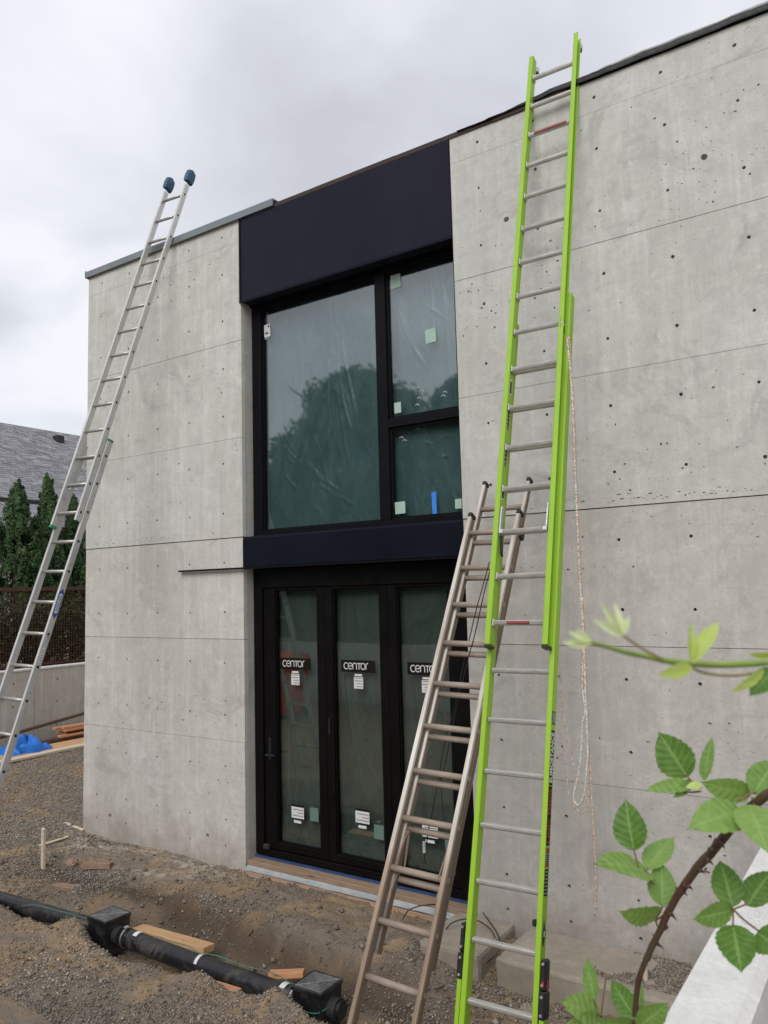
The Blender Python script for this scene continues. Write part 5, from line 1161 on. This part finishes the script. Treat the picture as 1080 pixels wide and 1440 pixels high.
# ---- weathered brown ladder
Mb_ = frame_of((-2.878, 3.976, -2.279+2.65), (.021, .4627, .8863), (1, -.003, 0))
footb = -1.58*SP
bl = empty('weathered_extension_ladder', mat=shift(Mb_, footb)); tag(bl, 'worn brown two-section ladder leaning in front of the doors', 'ladder')
def bp_(o): o.parent = bl; o.matrix_parent_inverse = Matrix.Identity(4); o.location = (0, 0, -footb); return o
def bb(name, mat, *a, bv=.0): return bp_(box(name, mat, None, *a, bv=bv))
WW = .380
for sx, x in ((-1, 0), (1, WW)):
    xa, xb = sorted((x, x+sx*.030)); mb = MB(); mb.bbox(xa, xb, -.034, -.006, -1.58*SP, 10.42*SP, bv=.003); bp_(mb.build('front_rail', M['brown_front'], None))
    xa2, xb2 = sorted((x+sx*.002, x+sx*.026)); mb = MB(); mb.bbox(xa2, xb2, -.0055, .036, -1.58*SP, 10.40*SP, bv=.003); bp_(mb.build('rail_web', M['brown_rail'], None))
    bb('rail_cap', M['rubber'], xa-.002, xb+.002, -.036, .038, 10.425*SP, 10.54*SP, bv=.004)
# back section: its rails run inside the front ones
x_in = (.012, WW-.012)
for sx, x in ((-1, x_in[0]), (1, x_in[1])):
    xa, xb = sorted((x, x+sx*.026)); mb = MB(); mb.bbox(xa, xb, .044, .062, .42*SP, 11.55*SP, bv=.003); bp_(mb.build('rear_rail', M['brown_front'], None))
    mb = MB(); mb.bbox(xa+.002, xb-.002, .0625, .106, .42*SP, 11.53*SP, bv=.003); bp_(mb.build('rail_web', M['brown_rail'], None))
    bb('rail_cap', M['rubber'], xa-.003, xb+.003, .041, .109, 11.555*SP, 11.66*SP, bv=.004)
    bb('rail_shoe', M['dull_steel'], xa-.001, xb+.001, .040, .043, .42*SP, 1.35*SP, bv=.001)
for k in range(-1, 11):
    mb = MB(); mb.tube([(0, .012, k*SP), (WW, .012, k*SP)], .021, 12); bp_(mb.build('rung', M['brown_rung'], None, smooth=True))
    if k < 11 and k > -2:
        for x in (-.0265, WW+.0265):
            mb = MB(); mb.cyl((x, .012, k*SP), (x+math.copysign(.004, x), .012, k*SP), .0165, 12); bp_(mb.build('rung_end', M['brown_rung'], None))
for k in range(2, 12):
    z = k*SP-.050; mb = MB(); mb.tube([(x_in[0], .080, z), (x_in[1], .080, z)], .0205, 12); bp_(mb.build('rung', M['brown_rung'], None, smooth=True))
# lock struts hooked over the third rung
for x in (.030, WW-.030):
    mb = MB(); mb.tube([(x, -.006, 2*SP), (x+.004, .03, 2*SP+.20), (x+.004, .05, 2*SP+.22)], .007, 6); mb.tube([(x+.010, .05, 2*SP+.23), (x+.012, .085, 2*SP+.03)], .008, 6); mb.cyl((x-.006, .045, 2*SP+.225), (x+.018, .045, 2*SP+.225), .012, 8)
    bp_(mb.build('lock_strut', M['brown_rail'], None))
    mb = MB(); mb.prism([(.03, 2*SP-.13), (.05, 2*SP-.03), (.038, 2*SP-.02), (.018, 2*SP-.08), (.016, 2*SP-.12)], x-.003, x+.005, 'x'); bp_(mb.build('lock_hook', M['dull_steel'], None))
bb('rung_guide', M['rubber'], WW+.004, WW+.032, .038, .112, 9.9*SP, 10.2*SP, bv=.004)

# ================================================================== ROPES, CORDS AND CABLES
def line(name, pts, r, mat, sub_=6, twist=False, mb=None):
    mb = mb or MB(); sp = smooth_path(pts, sub_); mb.tube(sp, [r*(1+(.18*math.sin(i*2.1) if twist else 0)) for i in range(len(sp))], 7); return mb
mb = line('rope', ROPES[0], .0078, None, 14, True); tag(mb.build('pull_rope', M['rope_white'], smooth=True), 'white pull rope looped beside the green ladder', 'rope')
mb = line('rope', ROPES[1], .0075, None, 14, True); tag(mb.build('pull_rope', M['rope'], smooth=True), 'speckled tan rope hanging from the green ladder pulley almost to the footing', 'rope')
mb = line('rope', ROPES[2], .0045, None, 10, True); tag(mb.build('pull_rope', M['rope'], smooth=True), 'thin tan rope hanging in a loop from the foot of the green fly section', 'rope')
mb = line('cord', CORDS[0], .0038, None, 6); kx = Vector(CORDS[0][8]); mb.tube([kx+Vector((-.03, 0, 0)), kx+Vector((0, -.012, .02)), kx+Vector((.03, 0, 0)), kx+Vector((0, .012, -.02)), kx+Vector((-.03, 0, .004))], .006, 6)
tag(mb.build('black_cord', M['cord'], smooth=True), 'black cord knotted down the middle of the worn brown ladder', 'cord')
mb = line('cord', CORDS[1], .0038, None, 6); tag(mb.build('black_cord', M['cord'], smooth=True), 'second black cord hanging behind the brown ladder rungs', 'cord')
c_ = CORDS[0][-2]; mb = MB(); mb.tube([(c_[0]-.01, c_[1]-.01, c_[2]-.04), (c_[0]-.01, c_[1]-.01, c_[2]+.03)], .010, 8); tag(mb.build('cord_tag', M['label_white']), 'small white tag at the lower end of the black cord', 'tag')
for k, lb in enumerate(('thin dark cable arching over the dirt below the door sill', 'thin dark cable arching over the left footing slab', 'long thin dark cable trailing across the rubble from the footing gap')):
    mb = line('cable', CABLES[k], .0055, None, 8); tag(mb.build('ground_cable', M['cable'], smooth=True), lb, 'cable')

# ================================================================== DRAIN PIPE, CATCH BASINS
def hseg(x): return -.105
def pipe_pts(x0, x1, y0, y1, z0, z1, n=14):
    return [(x0+(x1-x0)*t, y0+(y1-y0)*t, z0+(z1-z0)*t-.012*math.sin(math.pi*t)) for t in np.linspace(0, 1, n)]
mb = MB(); mb.tube(pipe_pts(-9.6, -5.86, 4.12, 4.295, -.075, -.085), .066, 20)
tag(mb.build('drain_pipe', M['dusty_plastic'], smooth=True), 'black drain pipe entering the left catch basin from the left edge', 'pipe')
mb = MB(); mb.tube(pipe_pts(-5.50, -3.68, 4.30, 4.325, -.085, -.115), .072, 24)
tag(mb.build('drain_pipe', M['dusty_plastic'], smooth=True), 'black drain pipe between the two catch basins', 'pipe')
def catch_basin(x, y, z, label, right=False, rz=0.0):
    t = empty('catch_basin', (x, y, z)); t.rotation_euler = (0, 0, rz); tag(t, label, 'drain', 'catch basins on the drain pipe')
    s = .118; mb = MB()
    mb.v += [(-s*.9, -s*.9, -.26), (s*.9, -s*.9, -.26), (s*.9, s*.9, -.26), (-s*.9, s*.9, -.26), (-s, -s, 0), (s, -s, 0), (s, s, 0), (-s, s, 0)]
    mb.f += [(3, 2, 1, 0), (0, 1, 5, 4), (1, 2, 6, 5), (2, 3, 7, 6), (3, 0, 4, 7), (4, 5, 6, 7)]; mb.mi += [0]*6
    for k in range(3): mb.box(-s*.97, -s*.90, -s*.97+k*.08, -s*.9+k*.08, -.24, -.02)
    mb.build('box', M['dusty_plastic'], t)
    g = MB(); r = s+.008
    for a in ((-r, r, -r, -r+.018), (-r, r, r-.018, r), (-r, -r+.018, -r+.0185, r-.0185), (r-.018, r, -r+.0185, r-.0185)): g.bbox(a[0], a[1], a[2], a[3], .001, .030, bv=.004)
    gr = g.build('grate_frame', M['dusty_plastic'], t)
    q = r-.0185
    for k in range(4):                      # bars run at right angles in each quarter, split by two diagonals
        mb2 = MB(); nb = 6; Rk = Matrix.Rotation(k*math.pi/2, 3, 'Z')
        for i in range(nb):
            d = q*(i+.7)/nb; w = .0044; hw = d-.006
            if hw < .004: continue
            P4 = [Rk @ Vector(p) for p in ((-hw, d-w, 0), (hw, d-w, 0), (hw, d+w, 0), (-hw, d+w, 0))]; b = len(mb2.v)
            mb2.v += [(p.x, p.y, .010) for p in P4]+[(p.x, p.y, .029) for p in P4]
            mb2.f += [(b+3, b+2, b+1, b), (b+4, b+5, b+6, b+7), (b, b+1, b+5, b+4), (b+1, b+2, b+6, b+5), (b+2, b+3, b+7, b+6), (b+3, b, b+4, b+7)]; mb2.mi += [0]*6
        mb2.build('grate_bars', M['grate'], t)
    mb2 = MB()
    for sgn in (1, -1): mb2.tube([(-q, -q*sgn, .027), (q, q*sgn, .027)], .0045, 4)
    mb2.build('grate_rib', M['grate'], t)
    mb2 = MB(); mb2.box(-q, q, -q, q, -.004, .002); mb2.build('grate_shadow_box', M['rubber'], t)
    stub = MB(); stub.tube([(s*.9, 0, -.105), (s*.9+.055, 0, -.105)], .066, 16); stub.tube([(s*.9+.056, 0, -.105), (s*.9+.075, 0, -.105)], .072, 16); stub.build('pipe_collar', M['rubber'], t, smooth=False)
    if right:
        stub = MB(); stub.tube([(s*.9+.07, 0, -.105), (s*.9+.10, 0, -.105)], .058, 16); stub.build('end_plug', M['black_plastic'], t)
    return t
catch_basin(-5.695, 4.295, .028, 'left catch basin with square black grate where the pipe sections meet', False, -.04)
catch_basin(-3.535, 4.325, .008, 'right catch basin with square black grate and short plugged outlet', True, .03)
def pipe_clamp(x, y, z, r, label, tab=True, w=.012):
    mb = MB(); n = 24
    for k in range(n):
        a0, a1 = 2*math.pi*k/n, 2*math.pi*(k+1)/n
        for (xx, rr) in ((x, r),):
            A = [(xx+o_, y+rr2*math.cos(a), z+rr2*math.sin(a)) for a in (a0, a1) for rr2 in (rr, rr+.003) for o_ in (0, w)]
            b = len(mb.v); mb.v += A; mb.f += [(b+2, b+3, b+7, b+6), (b, b+2, b+6, b+4), (b+1, b+5, b+7, b+3)]; mb.mi += [0]*3
    if tab: mb.bbox(x-.006, x+.022, y-.03, y+.006, z+r+.003, z+r+.022, bv=.003)
    return tag(mb.build('pipe_clamp', M['steel']), label, 'clamp')
pipe_clamp(-5.475, 4.30, -.086, .074, 'steel band clamp on the pipe just right of the left basin')
pipe_clamp(-3.73, 4.324, -.114, .074, 'steel band clamp on the pipe just left of the right basin')
pipe_clamp(-5.86, 4.294, -.085, .069, 'steel band clamp on the pipe just left of the left basin')
for x, y, z, lb in ((-5.36, 4.27, -.004, 'white paper sticker on the pipe near the left basin'), (-3.84, 4.29, -.030, 'white paper sticker on the pipe near the right basin')):
    mb = MB(); n = 8
    for k in range(n+1):
        a = R(65+60*k/n); mb.v += [(x, 4.30+(.002 if x < -5 else .024)+.0735*math.cos(a), (-.087 if x < -5 else -.113)+.0735*math.sin(a)), (x+.045, 4.30+(.002 if x < -5 else .024)+.0735*math.cos(a), (-.088 if x < -5 else -.115)+.0735*math.sin(a))]
    for k in range(n): mb.f.append((2*k, 2*k+1, 2*k+3, 2*k+2)); mb.mi.append(0)
    tag(mb.build('pipe_sticker', M['label_white']), lb, 'sticker')
mb = MB(); a_ = [R(40+110*k/8) for k in range(9)]
for k, a in enumerate(a_): mb.v += [(-4.66+.01*k/8, 4.312+.075*math.cos(a), -.110+.075*math.sin(a)), (-4.63+.01*k/8, 4.312+.075*math.cos(a), -.110+.075*math.sin(a))]
for k in range(8): mb.f.append((2*k, 2*k+1, 2*k+3, 2*k+2)); mb.mi.append(0)
tag(mb.build('tape_strip', M['label_white']), 'strip of white tape holding the green wire to the middle of the pipe', 'tape')
PW = [[(-5.25, 4.40, -.06), (-5.05, 4.38, -.05), (-4.85, 4.36, -.03), (-4.66, 4.32, -.026), (-4.5, 4.36, -.03), (-4.3, 4.41, -.07), (-4.1, 4.44, -.07), (-3.95, 4.40, -.05), (-3.80, 4.35, -.042), (-3.72, 4.34, -.038)],
      [(-3.655, 4.26, -.09), (-3.62, 4.205, -.085), (-3.54, 4.203, -.10), (-3.45, 4.205, -.09), (-3.412, 4.25, -.075), (-3.41, 4.40, -.07)],
      [(-6.75, 4.17, -.04), (-6.55, 4.19, -.005), (-6.35, 4.21, -.008), (-6.1, 4.23, -.006), (-5.9, 4.25, -.015), (-5.84, 4.25, -.04)]]
for k, lb in enumerate(('thin green tracer wire along the pipe between the basins', 'thin green wire wrapped round the right catch basin', 'thin green wire lying over the left pipe')):
    mb = line('wire', PW[k], .003, None, 8); tag(mb.build('tracer_wire', M['wire_green'], smooth=True), lb, 'wire')
# timber offcuts, stake, brick fragments
lumber('timber_block', 'long fresh timber offcut lying behind the pipe beside the left basin', M['lumber'], (-5.60, 4.50, -.145), (-4.80, 4.545, -.145), .125, .055, 'timber', .10)
lumber('timber_block', 'short reddish timber offcut behind the pipe near the right basin', M['lumber_red'], (-4.10, 4.47, -.13), (-3.88, 4.60, -.12), .085, .04, 'timber', .1)
lumber('timber_block', 'reddish timber wedge half buried under the pipe', M['lumber_red'], (-4.38, 4.185, -.155), (-4.14, 4.19, -.15), .08, .04, 'timber', .1)
lumber('timber_block', 'muddy timber offcut on the gravel between the stake and the wall', M['lumber_old'], (-7.02, 4.98, float(H(-7, 4.98))-.01), (-6.78, 5.13, float(H(-6.8, 5.1))), .10, .055, 'timber', .15)
lumber('timber_block', 'flat muddy board buried in gravel before the stake', M['lumber_old'], (-6.93, 4.60, float(H(-6.9, 4.6))-.03), (-6.6, 4.62, float(H(-6.6, 4.62))-.03), .09, .035, 'timber', .0)
mb = MB(); mb.prism([(-7.305, -.15), (-7.262, -.15), (-7.268, .395), (-7.31, .40)], 4.71, 4.735, 'y')
tag(mb.build('survey_stake', M['lumber_pale']), 'pale wooden stake standing in the gravel left of the pipe basin', 'stake')
for (a, b, lb) in (((-8.75, 5.95), (-8.15, 5.78), 'thin pale lath lying at the left corner of the house'), ((-8.03, 5.16), (-8.02, 5.50), 'short pale lath lying across the gravel by the house corner')):
    lumber('lath', lb, M['lumber_pale'], (a[0], a[1], float(H(*a))+.01), (b[0], b[1], float(H(*b))+.01), .035, .015, 'lath')
rb = random.Random(3)
for k, (x, y, s, lb) in enumerate(((-7.13, 4.93, .10, 'rough brown clod of earth leaning on the muddy offcut'), (-5.93, 4.17, .07, 'tan stone against the left catch basin'), (-5.62, 4.12, .05, 'small tan stone in front of the left catch basin'), (-3.36, 4.27, .06, 'tan stone beside the right catch basin outlet'), (-3.32, 4.20, .05, 'smaller tan stone below the right catch basin outlet'), (-2.33, 5.02, .10, 'pale broken concrete lump in front of the footing ledge'))):
    bm = bmesh.new(); bmesh.ops.create_icosphere(bm, subdivisions=3, radius=s/2)
    for v in bm.verts: v.co = v.co*(1+.45*nz(v.co.x*22+k*7, v.co.y*22, v.co.z*22)+.15*nz(v.co.x*80, v.co.y*80+k, v.co.z*80)); v.co.z *= .75
    me_ = bpy.data.meshes.new('stone'); bm.to_mesh(me_); bm.free(); o = link('loose_stone', me_, M['concrete_footing'] if k == 5 else M['lumber_old'] if k == 0 else M['dirt']); o.location = (x, y, float(H(x, y))+s*.22); tag(o, lb, 'stone')

# ================================================================== BRAMBLE
def leaf_mesh(L, Wd, seed, teeth=True, cup=.12, young=False):
    rs = random.Random(seed); curl = rs.uniform(-.22, -.02); bend = rs.uniform(-.10, .10); nu, nv = (60, 16) if teeth else (18, 8); mb = MB(); vein = []
    nvein = 7
    for i in range(nu+1):
        u = i/nu
        prof = (math.sin(math.pi*u**.80)**.72)*(1-.16*u) if u < 1 else 0
        if u > .86: prof = prof*.55+.45*prof*(1-(u-.86)/.14)
        if young: prof = math.sin(math.pi*u**.9)**1.1
        for j in range(nv+1):
            v = -1+2*j/nv; a = abs(v)
            wd = prof*Wd/2
            tooth = (1+.085*(((i*.5) % 1)*2-.7)*(a > .9)+.03*math.sin(i*.9+seed)*(a > .6)) if teeth and 1 < i < nu-1 else 1
            x = v*wd*tooth
            # veins run forward from the midrib
            ph = (u-.30*a*(Wd/L)-.03)*nvein; fr = ph-math.floor(ph)
            vn = max(0, 1-min(fr, 1-fr)*2/.20)
            corr = math.sin(math.pi*fr)**.7
            z = (corr-.5)*.032*L*(a**.5)*(.5+.5*prof)*(1-a*.3)
            z += cup*wd*(a**1.4)+curl*L*(u-.35)**2+bend*wd*v+.010*L*nz(u*3+seed, v*1.7)+.012*L*a*nz(u*9+seed, v*2)
            y = u*L-.03*L*a*a
            mb.v.append((x, y, z)); vein.append(max(vn*.8*(1 if a > .04 else 1), 1.0 if a < .07 else 0)*(0 if a > .97 else 1))
    for i in range(nu):
        for j in range(nv): k = i*(nv+1)+j; mb.f.append((k, k+1, k+nv+2, k+nv+1)); mb.mi.append(0)
    me = mb.mesh('leaf', False, True); at_ = me.attributes.new('vein', 'FLOAT', 'POINT'); at_.data.foreach_set('value', vein); return me
camp = Vector((0, 0, 2.65))
def add_leaf(B, T, Wd, roll, tone, seed, parent, mat, young=False):
    B, T = Vector(B), Vector(T); yv = (T-B); L = yv.length; yv.normalize(); view = (camp-(B+T)/2).normalized()
    xv = yv.cross(view).normalized(); zv = xv.cross(yv).normalized(); a = R(roll)
    xv, zv = xv*math.cos(a)+zv*math.sin(a), zv*math.cos(a)-xv*math.sin(a)
    if zv.z < 0 and abs(roll) > 200: xv, zv = -xv, -zv
    me = leaf_mesh(L, Wd/max(.5, math.cos(a)), seed, not young, .10 if not young else .5, young)
    o = link('leaf', me, mat, parent); o.matrix_world = Matrix(((xv.x, yv.x, zv.x, B.x), (xv.y, yv.y, zv.y, B.y), (xv.z, yv.z, zv.z, B.z), (0, 0, 0, 1)))
    o.color = (1, 1, 1, min(1, max(0, tone))); return o
br = empty('bramble_cane', (0, 0, 0)); tag(br, 'thorny reddish bramble cane with toothed green leaves at the lower right', 'bramble')
cp_ = smooth_path(CANE, 5); mb = MB(); nC = len(cp_)
mb.tube([p+Vector((nz(i*.3, 1), nz(i*.3, 2), nz(i*.3, 3)))*.0015 for i, p in enumerate(cp_)], [.0040+.0028*min(1, i/nC*1.6)-.0004*abs(math.sin(i*.4)) for i in range(nC)], 12); mb.build('cane', M['cane'], br, smooth=True)
low = Vector(CANE[0]); mb = MB(); mb.tube(smooth_path([low, low+Vector((-.02, -.05, -.25)), low+Vector((.10, -.1, -.62)), low+Vector((.5, -.12, -.80))], 4), .0042, 10); mb.build('cane', M['cane'], br, smooth=True)
for a, b in THORNS:
    a, b = Vector(a), Vector(b); mb = MB(); d = (b-a); mb.tube([a-d*.6, a, a+d*.6, b+d*.35+Vector((0, 0, -.0015))], [.0055, .0036, .0017, .0002], 6); mb.build('thorn', M['cane'], br, smooth=True)
for i, q in enumerate(PETIOLES):
    mb = MB(); sp_p = smooth_path(q, 4); mb.tube(sp_p, .0015, 6); mb.build('petiole', M['petiole'], br, smooth=True)
for i, (B, T, Wd, roll, tone) in enumerate(LEAVES):
    y_ = tone > 1.5; add_leaf(B, T, Wd, roll, .35 if y_ else .12+.62*tone, i*3+1, br, M['leaf_young'] if y_ else M['leaf'])
sh_ = empty('bramble_shoot', (0, 0, 0)); tag(sh_, 'blurred young green bramble shoot reaching in from the right edge', 'bramble')
mb = MB(); pp = smooth_path(SHOOT, 5); mb.tube(pp, [.0014+.0016*min(1, i/len(pp)*1.7) for i in range(len(pp))], 10); mb.build('stem', M['shoot'], sh_, smooth=True)
mb = MB(); mb.tube(smooth_path(SHOOT2, 4), .0010, 8); mb.build('stem', M['shoot_brown'], sh_, smooth=True)
mb = MB(); mb.tube(smooth_path(SHOOT3, 4), .0012, 8); mb.build('stem', M['shoot_brown'], sh_, smooth=True)
for i, (B, T, Wd, roll, tone) in enumerate(YOUNG):
    add_leaf(B, T, Wd, roll, {3: .85, 2: .25, 1: .1}[int(tone)], i*5+2, sh_, M['leaf_young'] if i != 12 else M['leaf'], i < 10)
